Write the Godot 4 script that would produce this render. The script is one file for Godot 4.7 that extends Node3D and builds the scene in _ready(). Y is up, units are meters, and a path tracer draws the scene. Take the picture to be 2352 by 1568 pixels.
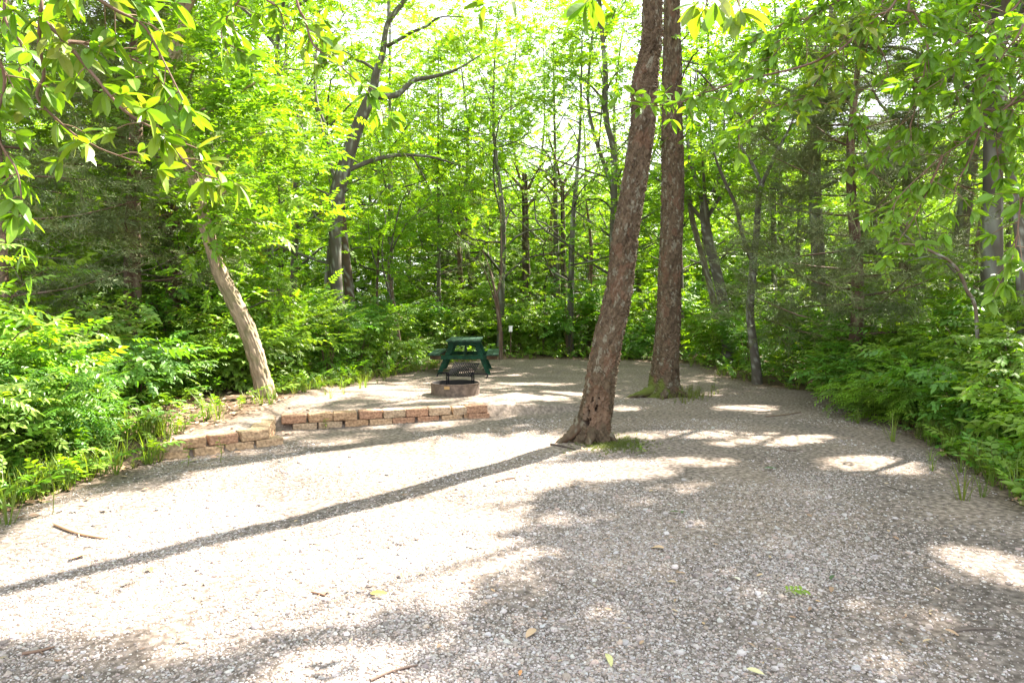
extends Node3D
# A wooded campsite: gravel clearing, two big trees, a picnic table, a fire ring, a low block wall, woods all round.
# Picture coordinates below are read off the photograph at 2352 x 1568; a pixel gives a direction, the distance comes from the ground or the tree it belongs to.

const CX := 1176.0
const CY := 784.0
const FL := 1568.0
const EYE := 1.5
const HORIZON := 705.0
var tilt := Basis(Vector3.RIGHT, -atan((CY - HORIZON) / FL))
var rng := RandomNumberGenerator.new()
var fine := FastNoiseLite.new()      # smooth noise, close grain
var broad := FastNoiseLite.new()     # the same, wide
var cell := FastNoiseLite.new()      # cracks between bark plates
var cellid := FastNoiseLite.new()    # a value for each plate
var sun := Vector3.ZERO              # towards the sun
var M := {}                          # materials
var S := {}                          # shared meshes
var taken := {}                      # names in use
var clearing := PackedVector2Array()

# ---------------------------------------------------------------- meshes
class MB:
	var v := PackedVector3Array()
	var n := PackedVector3Array()
	var c := PackedColorArray()
	var uv := PackedVector2Array()
	var idx := PackedInt32Array()
	func tri(a: Vector3, b: Vector3, d: Vector3, col: Color) -> void:
		var k := v.size()
		v.append(a); v.append(b); v.append(d)
		c.append(col); c.append(col); c.append(col)
		idx.append(k); idx.append(k + 1); idx.append(k + 2)
	func quad(a: Vector3, b: Vector3, d: Vector3, e: Vector3, col: Color) -> void:
		tri(a, b, d, col)
		tri(a, d, e, col)
	func box(x: Transform3D, size: Vector3, col: Color) -> void:
		var h := size * 0.5
		var p: Array[Vector3] = []
		for i in 8:
			p.append(x * Vector3(h.x if i & 1 else -h.x, h.y if i & 2 else -h.y, h.z if i & 4 else -h.z))
		for f in [[0, 2, 3, 1], [4, 5, 7, 6], [0, 4, 6, 2], [1, 3, 7, 5], [0, 1, 5, 4], [2, 6, 7, 3]]:
			quad(p[f[3]], p[f[2]], p[f[1]], p[f[0]], col)
	func commit(mat: Material) -> ArrayMesh:
		var a := []
		a.resize(Mesh.ARRAY_MAX)
		a[Mesh.ARRAY_VERTEX] = v
		if n.size(): a[Mesh.ARRAY_NORMAL] = n
		if c.size(): a[Mesh.ARRAY_COLOR] = c
		if uv.size(): a[Mesh.ARRAY_TEX_UV] = uv
		a[Mesh.ARRAY_INDEX] = idx
		var m := ArrayMesh.new()
		m.add_surface_from_arrays(Mesh.PRIMITIVE_TRIANGLES, a)
		m.surface_set_material(0, mat)
		return m

func vary(c: Color, amount: float) -> Color:
	var k := 1.0 + rng.randf_range(-amount, amount)
	return Color(c.r * k * (1.0 + rng.randf_range(-amount, amount) * 0.4), c.g * k, c.b * k * (1.0 + rng.randf_range(-amount, amount) * 0.4))

func spline(pts: Array, u: float) -> Vector3:
	var k := clampf(u, 0.0, 1.0) * (pts.size() - 1)
	var i := mini(int(k), pts.size() - 2)
	var t := k - i
	var p0: Vector3 = pts[maxi(i - 1, 0)]
	var p1: Vector3 = pts[i]
	var p2: Vector3 = pts[i + 1]
	var p3: Vector3 = pts[mini(i + 2, pts.size() - 1)]
	return 0.5 * (2.0 * p1 + (p2 - p0) * t + (2.0 * p0 - 5.0 * p1 + 4.0 * p2 - p3) * t * t + (3.0 * p1 - p0 - 3.0 * p2 + p3) * t * t * t)

func level(vals: Array, u: float) -> float:
	var k := clampf(u, 0.0, 1.0) * (vals.size() - 1)
	var i := mini(int(k), vals.size() - 2)
	return lerpf(vals[i], vals[i + 1], k - i)

# A tapering tube with bark. bark: 0 plain twig, 1 thick flaky plates, 2 smooth grey with lichen, 3 stringy red cedar, 4 pale ridged
func tube(mb: MB, pts: Array, rad: Array, sides: int, rings: int, bark: int, opt := {}) -> void:
	var side := Vector3.RIGHT
	if absf((spline(pts, .02) - spline(pts, 0.0)).normalized().x) > .9: side = Vector3.BACK
	var base := mb.v.size()
	var grid: Array[Vector3] = []
	var along := 0.0
	var before := spline(pts, 0.0)
	var salt: float = opt.get("salt", 0.0)
	var moss: float = opt.get("moss", 0.0)
	var moss_turn: float = opt.get("moss_turn", PI)
	var flare: float = opt.get("flare", 0.0)
	var wound: Vector3 = opt.get("wound", Vector3.ZERO)
	var tone: Color = opt.get("tone", [Color(.13, .10, .075), Color(.084, .062, .041), Color(.105, .096, .078), Color(.125, .082, .06), Color(.27, .21, .145)][bark])
	for i in rings + 1:
		var u := float(i) / rings
		var p := spline(pts, u)
		var dir := (spline(pts, minf(u + .01, 1.0)) - spline(pts, maxf(u - .01, 0.0))).normalized()
		side = (side - dir * side.dot(dir)).normalized()
		var up := dir.cross(side)
		along += p.distance_to(before)
		before = p
		var r0 := level(rad, u)
		for j in sides:
			var a := TAU * j / sides
			var o := side * cos(a) + up * sin(a)
			var r := r0
			var col := tone
			var q := Vector3(cos(a) * r0, along, sin(a) * r0) + Vector3(salt, salt * 3.0, 0)
			if flare > 0.0:
				r *= 1.0 + flare * exp(-along / .2) * (.55 + .45 * cos(3.0 * a + salt) + .25 * cos(5.0 * a + 2.0 * salt))
			r *= 1.0 + .07 * fine.get_noise_3d(q.x * 25.0, q.y * 9.0, q.z * 25.0)
			if bark == 1:
				var bx := fine.get_noise_3d(q.x * 110.0, q.y * 55.0, q.z * 110.0 + 20.0) * 20.0
				var crack := cell.get_noise_3d(q.x * 185.0 + bx, q.y * 70.0 + bx, q.z * 185.0)
				var crack2 := cell.get_noise_3d(q.x * 420.0 + 40.0, q.y * 190.0, q.z * 420.0)
				r += .055 * clampf(crack + .86, 0.0, .36) + .010 * crack2 - .008
				var id := cellid.get_noise_3d(q.x * 185.0 + bx, q.y * 70.0 + bx, q.z * 185.0)
				col = tone * (1.0 + .36 * id + .35 * fine.get_noise_3d(q.x * 190.0, q.y * 120.0, q.z * 190.0))
				if fine.get_noise_3d(q.x * 85.0 + 9.0, q.y * 45.0, q.z * 85.0) + .5 * id > .52: col = col.lerp(Color(.20, .20, .155), .5)
				if fine.get_noise_3d(q.x * 45.0 - 50.0, q.y * 24.0, q.z * 45.0) > .28: col = col.lerp(Color(.13, .07, .045), .4)
			elif bark == 2:
				col = tone * (1.0 + .3 * fine.get_noise_3d(q.x * 60.0, q.y * 90.0, q.z * 60.0))
				if fine.get_noise_3d(q.x * 90.0, q.y * 60.0, q.z * 90.0 + 7.0) > .27: col = col.lerp(Color(.34, .36, .32), .6)
				if fine.get_noise_3d(q.x * 22.0, q.y * 16.0, q.z * 22.0 + 77.0) > .25: col = col.lerp(Color(.09, .075, .06), .6)
				r += .006 * fine.get_noise_3d(q.x * 120.0, q.y * 60.0, q.z * 120.0)
			elif bark == 3:
				var s := fine.get_noise_3d(q.x * 260.0, q.y * 14.0, q.z * 260.0)
				r += .012 * s
				col = tone * (1.0 + .55 * s)
				if s > .15: col = col.lerp(Color(.30, .24, .20), .4)
			elif bark == 4:
				var s := fine.get_noise_3d(q.x * 330.0, q.y * 60.0, q.z * 330.0)
				r += .020 * s + .012 * fine.get_noise_3d(q.x * 60.0, q.y * 40.0, q.z * 60.0)
				col = tone * (1.0 + .55 * s + .25 * fine.get_noise_3d(q.x * 30.0, q.y * 20.0, q.z * 30.0))
				if fine.get_noise_3d(q.x * 35.0, q.y * 20.0, q.z * 35.0 + 31.0) > .3: col = col.lerp(Color(.13, .13, .06), .5)
			if wound != Vector3.ZERO:   # x: angle of the rotten side, y: height of its middle, z: half its height
				var da: float = wrapf(a - wound.x, -PI, PI)
				var w := 1.0 - (da * da / .75 + pow((along - wound.y) / wound.z, 2.0)) + .45 * fine.get_noise_3d(q.x * 60.0, q.y * 30.0, q.z * 60.0)
				if w > 0.0:
					r -= .03 * minf(w * 4.0, 1.0)
					col = col.lerp(Color(.125, .082, .055) * (1.0 + .6 * fine.get_noise_3d(q.x * 190.0, q.y * 50.0, q.z * 190.0)), .8)
					if fine.get_noise_3d(q.x * 55.0, q.y * 40.0, q.z * 55.0 + 5.0) > .33: r -= .06; col = Color(.05, .035, .027)
			if moss > 0.0:
				var m := moss * (.6 + .6 * cos(a - moss_turn)) - along + .35 * fine.get_noise_3d(q.x * 35.0, q.y * 25.0, q.z * 35.0 + 3.0)
				if m > 0.0: col = col.lerp(Color(.085, .105, .022), minf(m * 9.0, .9)); r += .006
			grid.append(p + o * r)
			mb.c.append(col)
	for i in rings + 1:
		for j in sides:
			var here: Vector3 = grid[i * sides + j]
			var du: Vector3 = grid[i * sides + (j + 1) % sides] - grid[i * sides + (j + sides - 1) % sides]
			var dv: Vector3 = grid[mini(i + 1, rings) * sides + j] - grid[maxi(i - 1, 0) * sides + j]
			mb.v.append(here)
			mb.n.append(du.cross(dv).normalized())
			if i < rings:
				var a := base + i * sides + j
				var b := base + i * sides + (j + 1) % sides
				mb.idx.append_array([a, a + sides, b, b, a + sides, b + sides])

func chain(called: String, pts: Array, rad: Array, sides: int, rings: int, bark: int, parent: Node, opt := {}) -> MeshInstance3D:
	var mb := MB.new()
	tube(mb, pts, rad, sides, rings, bark, opt)
	return part(called, mb.commit(M.bark), parent)

# A leaf: base at b, pointing along d, its upper face towards up. detail 0: a folded kite; 1: six-cornered and drooping; 2: smooth oval
func leaf(mb: MB, b: Vector3, d: Vector3, up: Vector3, long: float, wide: float, col: Color, detail: int, droop := .15) -> void:
	d = d.normalized()
	var s := d.cross(up).normalized()
	var u := s.cross(d)
	if detail == 0:
		var t := b + d * long - u * droop * long
		var m := b + d * long * .45
		mb.tri(b, t, m + s * wide * .5 + u * wide * .12, col)
		mb.tri(b, m - s * wide * .5 + u * wide * .12, t, col)
		return
	var at := [0.0, .3, .68, 1.0] if detail == 1 else [0.0, .12, .3, .5, .7, .87, 1.0]
	var w := [0.0, .95, .8, 0.0] if detail == 1 else [.04, .55, .9, 1.0, .86, .5, 0.0]
	var old: Array[Vector3] = []
	for i in at.size():
		var k: float = at[i]
		var m := b + d * long * k - u * droop * long * k * k
		var h: float = wide * .5 * w[i]
		var now: Array[Vector3] = [m + s * h + u * h * .3, m, m - s * h + u * h * .3]
		if i > 0:
			if i == at.size() - 1:
				mb.tri(old[0], old[1], now[1], col)
				mb.tri(old[1], old[2], now[1], col)
			elif i == 1 and w[0] == 0.0:
				mb.tri(now[0], old[1], now[1], col)
				mb.tri(now[1], old[1], now[2], col)
			else:
				mb.quad(old[0], old[1], now[1], now[0], col)
				mb.quad(old[1], old[2], now[2], now[1], col)
		old = now

# ---------------------------------------------------------------- nodes
func numbered(called: String) -> String:
	var k: int = taken.get(called, 0)
	taken[called] = k + 1
	return called if k == 0 else "%s_%03d" % [called, k]

func tag(o: Node, label: String, category: String, group := "") -> void:
	o.set_meta("label", label)
	o.set_meta("category", category)
	if group: o.set_meta("group", group)

func thing(called: String, label: String, category: String, where: Vector3, group := "") -> Node3D:
	var o := Node3D.new()
	o.name = numbered(called)
	o.position = where
	tag(o, label, category, group)
	add_child(o)
	return o

func part(called: String, mesh: Mesh, parent: Node) -> MeshInstance3D:
	var o := MeshInstance3D.new()
	o.mesh = mesh
	o.name = called if parent != self else numbered(called)
	parent.add_child(o, true)
	return o

func many(called: String, mesh: Mesh, buf: PackedFloat32Array, parent: Node) -> MultiMeshInstance3D:
	var mm := MultiMesh.new()
	mm.transform_format = MultiMesh.TRANSFORM_3D
	mm.use_colors = true
	mm.mesh = mesh
	mm.instance_count = buf.size() / 16
	mm.buffer = buf
	var o := MultiMeshInstance3D.new()
	o.multimesh = mm
	o.name = called if parent != self else numbered(called)
	o.set_meta("kind", "stuff")
	parent.add_child(o, true)
	return o

func row(buf: PackedFloat32Array, b: Basis, o: Vector3, c: Color) -> void:
	buf.append_array(PackedFloat32Array([b.x.x, b.y.x, b.z.x, o.x, b.x.y, b.y.y, b.z.y, o.y, b.x.z, b.y.z, b.z.z, o.z, c.r, c.g, c.b, 1.0]))

# basis whose x runs along d, y as near to up as can be
func facing(d: Vector3, up: Vector3, size: float) -> Basis:
	var x := d.normalized()
	var z := x.cross(up)
	z = z.normalized() if z.length() > .01 else x.cross(Vector3.FORWARD).normalized()
	return Basis(x * size, z.cross(x) * size, z * size)

# ---------------------------------------------------------------- places
func at(px: float, py: float, d: float) -> Vector3:
	var r := tilt * Vector3((px - CX) / FL, (CY - py) / FL, -1.0)
	return Vector3(0, EYE, 0) + r * (d / -r.z)

func ground(px: float, py: float) -> Vector3:
	var r := tilt * Vector3((px - CX) / FL, (CY - py) / FL, -1.0)
	var p := Vector3(0, EYE, 0) + r * (-EYE / r.y)
	for i in 6:
		p = Vector3(0, EYE, 0) + r * ((height(p.x, p.z) - EYE) / r.y)
	return p

func pixel(p: Vector3) -> Vector2:
	var q := tilt.inverse() * (p - Vector3(0, EYE, 0))
	if q.z > -.3: return Vector2(-9999, 9999)
	return Vector2(CX + FL * q.x / -q.z, CY - FL * q.y / -q.z)

func on(x: float, z: float) -> Vector3:
	return Vector3(x, height(x, z), z)

func height(x: float, z: float) -> float:
	# the bank held up by the block wall, then gentle unevenness
	var bank := 0.0
	if x < -2.5:
		var front := -6.66 - (x + 3.34) * .83 if x > -3.4 else -6.61 + (-3.4 - x) * 1.6
		var soft := .17 if x > -3.4 else .17 + (-3.4 - x) * 1.2
		var corner := lerpf(-2.63, -2.86, clampf((-7.32 - z) / .9, 0.0, 1.0))
		bank = smoothstep(.03, soft, front - z) * smoothstep(.04, .16, corner - x) * (.15 + .055 * smoothstep(-2.8, -3.1, x)) * (1.0 - .75 * smoothstep(10.4, 13.5, -z))
	var terrace := smoothstep(.03, .17, (-8.25 - (x + 2.9) * .369) - z) * (1.0 - smoothstep(-.5, 2.4, x)) * .15 * (1.0 - .75 * smoothstep(10.4, 13.5, -z)) if x > -3.2 else 0.0
	var rise := maxf(bank, terrace)
	var out := smoothstep(3.6, 6.0, absf(x)) + smoothstep(18.0, 24.0, -z)
	return rise + .018 * broad.get_noise_2d(x * 45.0, z * 45.0) + .035 * broad.get_noise_2d(x * 12.0 + 99.0, z * 12.0) + out * .07 * broad.get_noise_2d(x * 16.0, z * 16.0 + 300.0)

func cleared(x: float, z: float) -> bool:
	return Geometry2D.is_point_in_polygon(Vector2(x, z), clearing)

# how much direct sun reaches this spot of the ground in the photograph: 0 shade, 1 sun
const LIT := [
	[640, 1128, 560, 52, -.12], [850, 1055, 480, 40, -.08], [330, 1165, 360, 62, -.16], [430, 1290, 520, 52, -.17], [110, 1380, 280, 48, -.12], [930, 1175, 260, 36, -.2],
	[900, 1318, 420, 34, -.22], [1060, 1252, 220, 20, -.15], [1240, 1178, 150, 18, -.12], [1090, 1125, 170, 14, -.12], [560, 1425, 260, 20, -.2], [850, 1470, 230, 18, -.25],
	[330, 1452, 250, 16, -.2], [130, 1500, 150, 18, -.1], [640, 1520, 160, 14, -.2], [1420, 1062, 170, 20, -.1], [1560, 990, 190, 10, -.03], [1780, 1000, 150, 12, -.04], [1600, 1048, 150, 12, -.06],
	[1720, 930, 100, 7, 0], [2050, 1062, 110, 18, .0], [1960, 1040, 120, 8, .0], [2270, 1275, 150, 38, .2], [1745, 1320, 170, 20, 0], [2070, 1495, 100, 34, .2], [1990, 1345, 90, 10, .1], [1500, 1120, 130, 12, -.1],
	[1100, 1005, 300, 12, -.05], [1230, 880, 90, 5, 0], [1330, 905, 90, 6, 0], [1180, 925, 120, 7, 0], [820, 900, 120, 9, -.05], [930, 920, 100, 7, 0], [1400, 935, 90, 6, 0], [1620, 1095, 90, 9, -.05], [1850, 1110, 90, 7, 0]]

const SWEEP := [[-200, 1260], [0, 1195], [400, 1085], [620, 1035], [1100, 985], [1330, 985], [1320, 1060], [1220, 1130], [1040, 1200], [1270, 1225], [1230, 1290], [850, 1345], [480, 1395], [0, 1425], [-200, 1430]]
var sweep := PackedVector2Array()

func lit(g: Vector3) -> float:
	if cleared(g.x, g.z):
		var q := pixel(g)
		if q.x > -150.0 and q.x < 2500.0 and q.y < 1640.0:
			var wob := .5 * broad.get_noise_2d(g.x * 150.0, g.z * 150.0)
			var fleck := broad.get_noise_2d(g.x * 260.0 + 30.0, g.z * 260.0)
			if Geometry2D.is_point_in_polygon(q + Vector2(wob * 60.0 + fleck * 150.0, wob * 25.0 + fleck * 60.0), sweep): return 1.0 if fleck > -.42 or (q.x < 500.0 and q.y < 1320.0) else .4
			for e in LIT:
				var dx: float = q.x - e[0]
				var dy: float = q.y - e[1]
				var k: float = cos(e[4])
				var m: float = sin(e[4])
				if pow((dx * k + dy * m) / e[2], 2.0) + pow((dy * k - dx * m) / e[3], 2.0) < 1.0 + wob + fleck * .8: return 1.0
			return .8 if .6 * broad.get_noise_2d(g.x * 130.0, g.z * 130.0 + 50.0) + .6 * fleck > (.27 if q.x > 1200.0 else .02) else 0.0
		return .97 if g.x < -.8 else (.9 if broad.get_noise_2d(g.x * 130.0, g.z * 130.0) > -.25 else 0.0)
	if g.x < -2.0 and g.x > -6.5 and g.z > -9.8: return .95
	if g.z < -17.0 and g.z > -24.0 and g.x > -4.5 and g.x < 4.5: return .7
	if g.x > 4.0 and g.x < 9.0 and g.z < -4.5 and g.z > -18.0: return .62 if broad.get_noise_2d(g.x * 60.0, g.z * 60.0) > -.1 else .1
	if g.z < -11.0 and g.x > -14.0 and g.x < 6.0: return .55 if broad.get_noise_2d(g.x * 40.0, g.z * 40.0) > -.1 else .1
	return .35 if broad.get_noise_2d(g.x * 50.0, g.z * 50.0) > .05 else .0

# whether a leafy twig at p may be there: the canopy has its gaps where the photograph's ground is in the sun
func allowed(p: Vector3) -> bool:
	if p.y < .05 or p.x < -1.8 and p.y < 6.5 and p.z < -3.5 and p.z > -12.0: return true
	return rng.randf() > lit(p - sun * ((p.y - .05) / sun.y))

# whether a limb from p to q would lie across the open, sunlit gravel
func shades(p: Vector3, q: Vector3) -> bool:
	var n := 0
	for k in 5:
		var x := p.lerp(q, .2 + .2 * k)
		if x.y > 1.0 and lit(x - sun * (x.y / sun.y)) > .9: n += 1
	return n > 1

# ---------------------------------------------------------------- foliage
func up_ish(spread: float) -> Vector3:
	return Vector3(rng.randf_range(-spread, spread), 1.0, rng.randf_range(-spread, spread)).normalized()

# leafy twigs: x runs along the twig. Colours here are shades of white; each copy carries its green.
func make_sprays() -> void:
	for k in 3:   # 0..2: broad alternate leaves
		var mb := MB.new()
		var count := 11
		mb.tri(Vector3(-.12, -.01, .002), Vector3(-.12, -.01, -.002), Vector3(.34, 0, 0), Color(1.0, .5, .9))
		for i in count:
			var x := .03 + .3 * i / count
			var sgn := 1.0 if i % 2 else -1.0
			var d := Vector3(.55 + .5 * float(i) / count, rng.randf_range(-.25, .12), sgn * rng.randf_range(.7, 1.1))
			if i == count - 1: d = Vector3(1, -.1, 0)
			leaf(mb, Vector3(x, 0, 0), d, up_ish(.45), rng.randf_range(.075, .105), rng.randf_range(.042, .055), (vary(Color(1, 1, 1), .22) if rng.randf() > .05 else Color(1.7, .7, .9)), 0, rng.randf_range(.05, .3))
		S["broad%d" % k] = mb.commit(M.leaf)
	for k in 2:   # the same with better leaves, for shrubs near by
		var mb := MB.new()
		var count := 9
		mb.tri(Vector3(-.15, -.01, .003), Vector3(-.15, -.01, -.003), Vector3(.34, 0, 0), Color(1.2, .6, .9))
		for i in count:
			var x := .02 + .3 * i / count
			var sgn := 1.0 if i % 2 else -1.0
			var d := Vector3(.5 + .6 * float(i) / count, rng.randf_range(-.3, .1), sgn * rng.randf_range(.7, 1.1))
			if i == count - 1: d = Vector3(1, -.15, 0)
			leaf(mb, Vector3(x, 0, 0), d, up_ish(.4), rng.randf_range(.08, .12), rng.randf_range(.046, .066), (vary(Color(1, 1, 1), .22) if rng.randf() > .05 else Color(1.9, .75, 1.0)), 1, rng.randf_range(.1, .35))
		S["shrub%d" % k] = mb.commit(M.leaf)
	for k in 2:   # feathery compound leaves, hanging a little
		var mb := MB.new()
		for s in 4:
			var turn := rng.randf_range(-1.1, 1.1)
			var d := Vector3(cos(turn), rng.randf_range(-.35, .1), sin(turn)).normalized()
			var side := d.cross(Vector3.UP).normalized()
			var from := Vector3(.05 * s, 0, 0)
			mb.tri(from, from + d * .26 + side * .002, from + d * .26 - side * .002, Color(1, .8, .8))
			for i in 11:
				var o := from + d * (.05 + .2 * i / 11.0) + Vector3.DOWN * .05 * pow(i / 11.0, 2.0)
				leaf(mb, o, side * (1.0 if i % 2 else -1.0) + d * .7 + Vector3.DOWN * rng.randf_range(0, .5), up_ish(.3), rng.randf_range(.055, .075), .021, vary(Color(1, 1, 1), .2), 0)
		S["feather%d" % k] = mb.commit(M.leaf)
	for k in 2:   # cedar: flat fans of scaly shoots
		var mb := MB.new()
		mb.tri(Vector3(-.15, 0, .004), Vector3(-.15, 0, -.004), Vector3(.36, 0, 0), Color(2.2, 1.2, 1.6))
		for i in 15:
			var x := -.05 + .4 * i / 15.0
			var a := rng.randf_range(-1.0, 1.0)
			var d := Vector3(.9, rng.randf_range(-.5, .5), a).normalized()
			var o := Vector3(x, 0, 0)
			var long := rng.randf_range(.08, .15)
			for t in 5:
				var q := o + d * long * t / 5.0
				var e := (d + Vector3(rng.randf_range(-.6, .6), rng.randf_range(-.7, .7), rng.randf_range(-.8, .8))).normalized()
				var w := e.cross(up_ish(.8)).normalized() * .0045
				mb.tri(q + w, q - w, q + e * rng.randf_range(.035, .06), vary(Color(1, 1, 1), .3))
		S["cedar%d" % k] = mb.commit(M.needle)
	for k in 2:   # single oak leaves for the near branches
		for j in 2:
			var mb := MB.new()
			leaf(mb, Vector3.ZERO, Vector3.RIGHT, Vector3.UP, 1.0, .34 + .08 * k, Color(1, 1, 1), 2, .12 + .25 * j)
			S["oak%d" % (k * 2 + j)] = mb
	var g := MB.new()   # a tuft of grass
	for i in 11:
		var a := TAU * i / 11.0 + rng.randf()
		var o := Vector3(cos(a), 0, sin(a)) * rng.randf_range(.0, .035)
		var lean := Vector3(cos(a), 0, sin(a)) * rng.randf_range(.03, .12)
		var tall := rng.randf_range(.09, .22)
		var w := Vector3(-sin(a), 0, cos(a)) * .0035
		var mid := o + lean * .35 + Vector3.UP * tall * .6
		g.quad(o + w, o - w, mid - w * .8, mid + w * .8, vary(Color(1, 1, 1), .25))
		g.tri(mid + w * .8, mid - w * .8, o + lean + Vector3.UP * tall, vary(Color(1, 1, 1), .25))
	S.grass = g.commit(M.leaf)

const GREENS := {"broad": Color(.212, .372, .034), "feather": Color(.225, .370, .046), "shrub": Color(.200, .350, .040), "cedar": Color(.175, .215, .085), "deep": Color(.130, .290, .040), "pale": Color(.250, .395, .070), "oak": Color(.160, .300, .030)}

# Leafy twigs round a branch: many in flat clumps along its outer part. Returns nothing; fills buf (in the frame of origin).
func leafy(buf: PackedFloat32Array, pts: Array, from: float, clumps: int, per: int, reach: float, size: float, col: Color, origin: Vector3, masked := true, keep_out := 0.0) -> void:
	var axis := (spline(pts, 1.0) - spline(pts, 0.0)).normalized()
	for k in clumps:
		var u := lerpf(from, 1.02, (k + rng.randf()) / clumps)
		var mid := spline(pts, u) + Vector3(rng.randfn(), rng.randfn() * .5 + .1, rng.randfn()) * reach * .8
		var out := (axis + Vector3(rng.randfn(), rng.randfn() * .3, rng.randfn()) * .8).normalized()
		var shade := vary(col, .25)
		for i in per:
			var p := mid + Vector3(rng.randfn(), rng.randfn() * .38, rng.randfn()) * reach * .5
			if masked and not allowed(p): continue
			if keep_out > 0.0 and p.z > -keep_out and cleared(p.x, p.z) and p.y < 5.0: continue
			var d := out + Vector3(rng.randfn(), rng.randfn() * .4 - .25, rng.randfn()) * .7
			if masked and not allowed(p + d.normalized() * .3 * size): continue
			row(buf, facing(d, up_ish(.5), size * rng.randf_range(.75, 1.25)), p - origin, vary(shade, .15))

# A broad-leaved tree of the woods
func tree(called: String, label: String, category: String, group: String, where: Vector3, o := {}) -> Node3D:
	var t := thing(called, label, category, where, group)
	var tall: float = o.get("tall", 11.0)
	var thick: float = o.get("thick", .11)
	var lean: Vector3 = o.get("lean", Vector3(rng.randfn(), 0, rng.randfn()) * tall * .035)
	var wide: float = o.get("wide", tall * .27)
	var low: float = o.get("low", .3)
	var kind: String = o.get("kind", "broad0")
	var green: Color = o.get("green", GREENS.broad)
	var size: float = o.get("size", 1.25)
	var n: int = o.get("limbs", 12)
	var clumps: int = o.get("clumps", 8)
	var per: int = o.get("per", 14)
	var bend := Vector3(rng.randfn(), 0, rng.randfn()) * tall * .02
	var path: Array = o.get("path", [Vector3.DOWN * .2, lean * .12 + bend * .5 + Vector3.UP * tall * .2, lean * .35 + bend + Vector3.UP * tall * .42, lean * .7 - bend + Vector3.UP * tall * .7, lean + Vector3.UP * tall])
	var rad: Array = o.get("rad", [thick * 1.25, thick, thick * .8, thick * .45, .02])
	chain("trunk", path, rad, o.get("sides", 9), o.get("rings", 26), o.get("bark", 2), t, {"salt": where.x, "flare": .25})
	var buf := PackedFloat32Array()
	for i in n:
		var f := lerpf(low, .97, (i + rng.randf() * .6) / n)
		var root := spline(path, f)
		var a := i * 2.4 + where.x
		var long := wide * (1.0 - .55 * pow(absf(f - .55) / .5, 2.0)) * rng.randf_range(.7, 1.15)
		var out := Vector3(cos(a), 0, sin(a)) * long
		var rise := long * rng.randf_range(.25, .75)
		var pts := [root, root + out * .35 + Vector3.UP * rise * .45 + Vector3(rng.randfn(), rng.randfn(), rng.randfn()) * .08 * long, root + out * .7 + Vector3.UP * rise * .85 + Vector3(rng.randfn(), rng.randfn(), rng.randfn()) * .08 * long, root + out + Vector3.UP * rise]
		var r := minf(level(rad, f) * .45, .045)
		if shades(root + where, root + out + Vector3.UP * rise + where): r *= .4
		chain("limb", pts, [r, r * .7, r * .4, .008], 5, 8, 2 if o.get("bark", 2) != 3 else 3, t)
		var world: Array = []
		for p in pts: world.append(p + where)
		leafy(buf, world, .35, clumps, per, long * .28 + .25, size, green, where, o.get("masked", true), o.get("keep_out", 0.0))
	if buf.size(): many("crown", S[kind], buf, t)
	return t

# An eastern red cedar: straight stringy trunk, dead twigs below, dark feathery fans
func cedar(label: String, group: String, where: Vector3, o := {}) -> Node3D:
	var t := thing("cedar_tree", label, "tree", where, group)
	var tall: float = o.get("tall", 7.0)
	var thick: float = o.get("thick", .1)
	var wide: float = o.get("wide", 1.7)
	var low: float = o.get("low", .25)
	var path: Array = o.get("path", [Vector3.DOWN * .2, Vector3(rng.randfn() * .06, tall * .3, 0), Vector3(rng.randfn() * .12, tall * .65, rng.randfn() * .1), Vector3(rng.randfn() * .1, tall, 0)])
	chain("trunk", path, [thick * 1.2, thick, thick * .7, .02], 12, 30, 3, t, {"salt": where.x, "flare": .3})
	var buf := PackedFloat32Array()
	var n: int = o.get("limbs", 26)
	var green: Color = o.get("green", GREENS.cedar)
	for i in n:
		var f := lerpf(low, .98, float(i) / n)
		var root := spline(path, f)
		var a := i * 2.4 + where.x * 3.0 + rng.randf() * .6
		var long := wide * (1.05 - f) * rng.randf_range(.8, 1.3) + .25
		var out := Vector3(cos(a), 0, sin(a)) * long
		var rise := long * rng.randf_range(-.1, .35)
		var pts := [root, root + out * .5 + Vector3.UP * rise * .3, root + out + Vector3.UP * rise]
		chain("limb", pts, [.018 + .01 * (1.0 - f), .012, .004], 5, 6, 3, t)
		var world: Array = []
		for p in pts: world.append(p + where)
		leafy(buf, world, .3, 6, o.get("per", 9), long * .13 + .12, o.get("size", 1.1), green, where, true, o.get("keep_out", 0.0))
	for i in o.get("dead", 10):   # bare dead twigs low on the trunk
		var root := spline(path, lerpf(.06, low + .12, rng.randf()))
		var a := rng.randf() * TAU
		var out := Vector3(cos(a), rng.randf_range(-.15, .3), sin(a)) * rng.randf_range(.4, 1.2)
		chain("dead_twig", [root, root + out * .5 + Vector3(rng.randfn(), rng.randfn(), rng.randfn()) * .06, root + out + Vector3(0, rng.randfn() * .15, 0)], [.011, .008, .003], 4, 5, 0, t, {"tone": Color(.20, .17, .145)})
	many("crown", S["cedar%d" % (absi(int(where.x * 7)) % 2)], buf, t)
	return t

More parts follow.
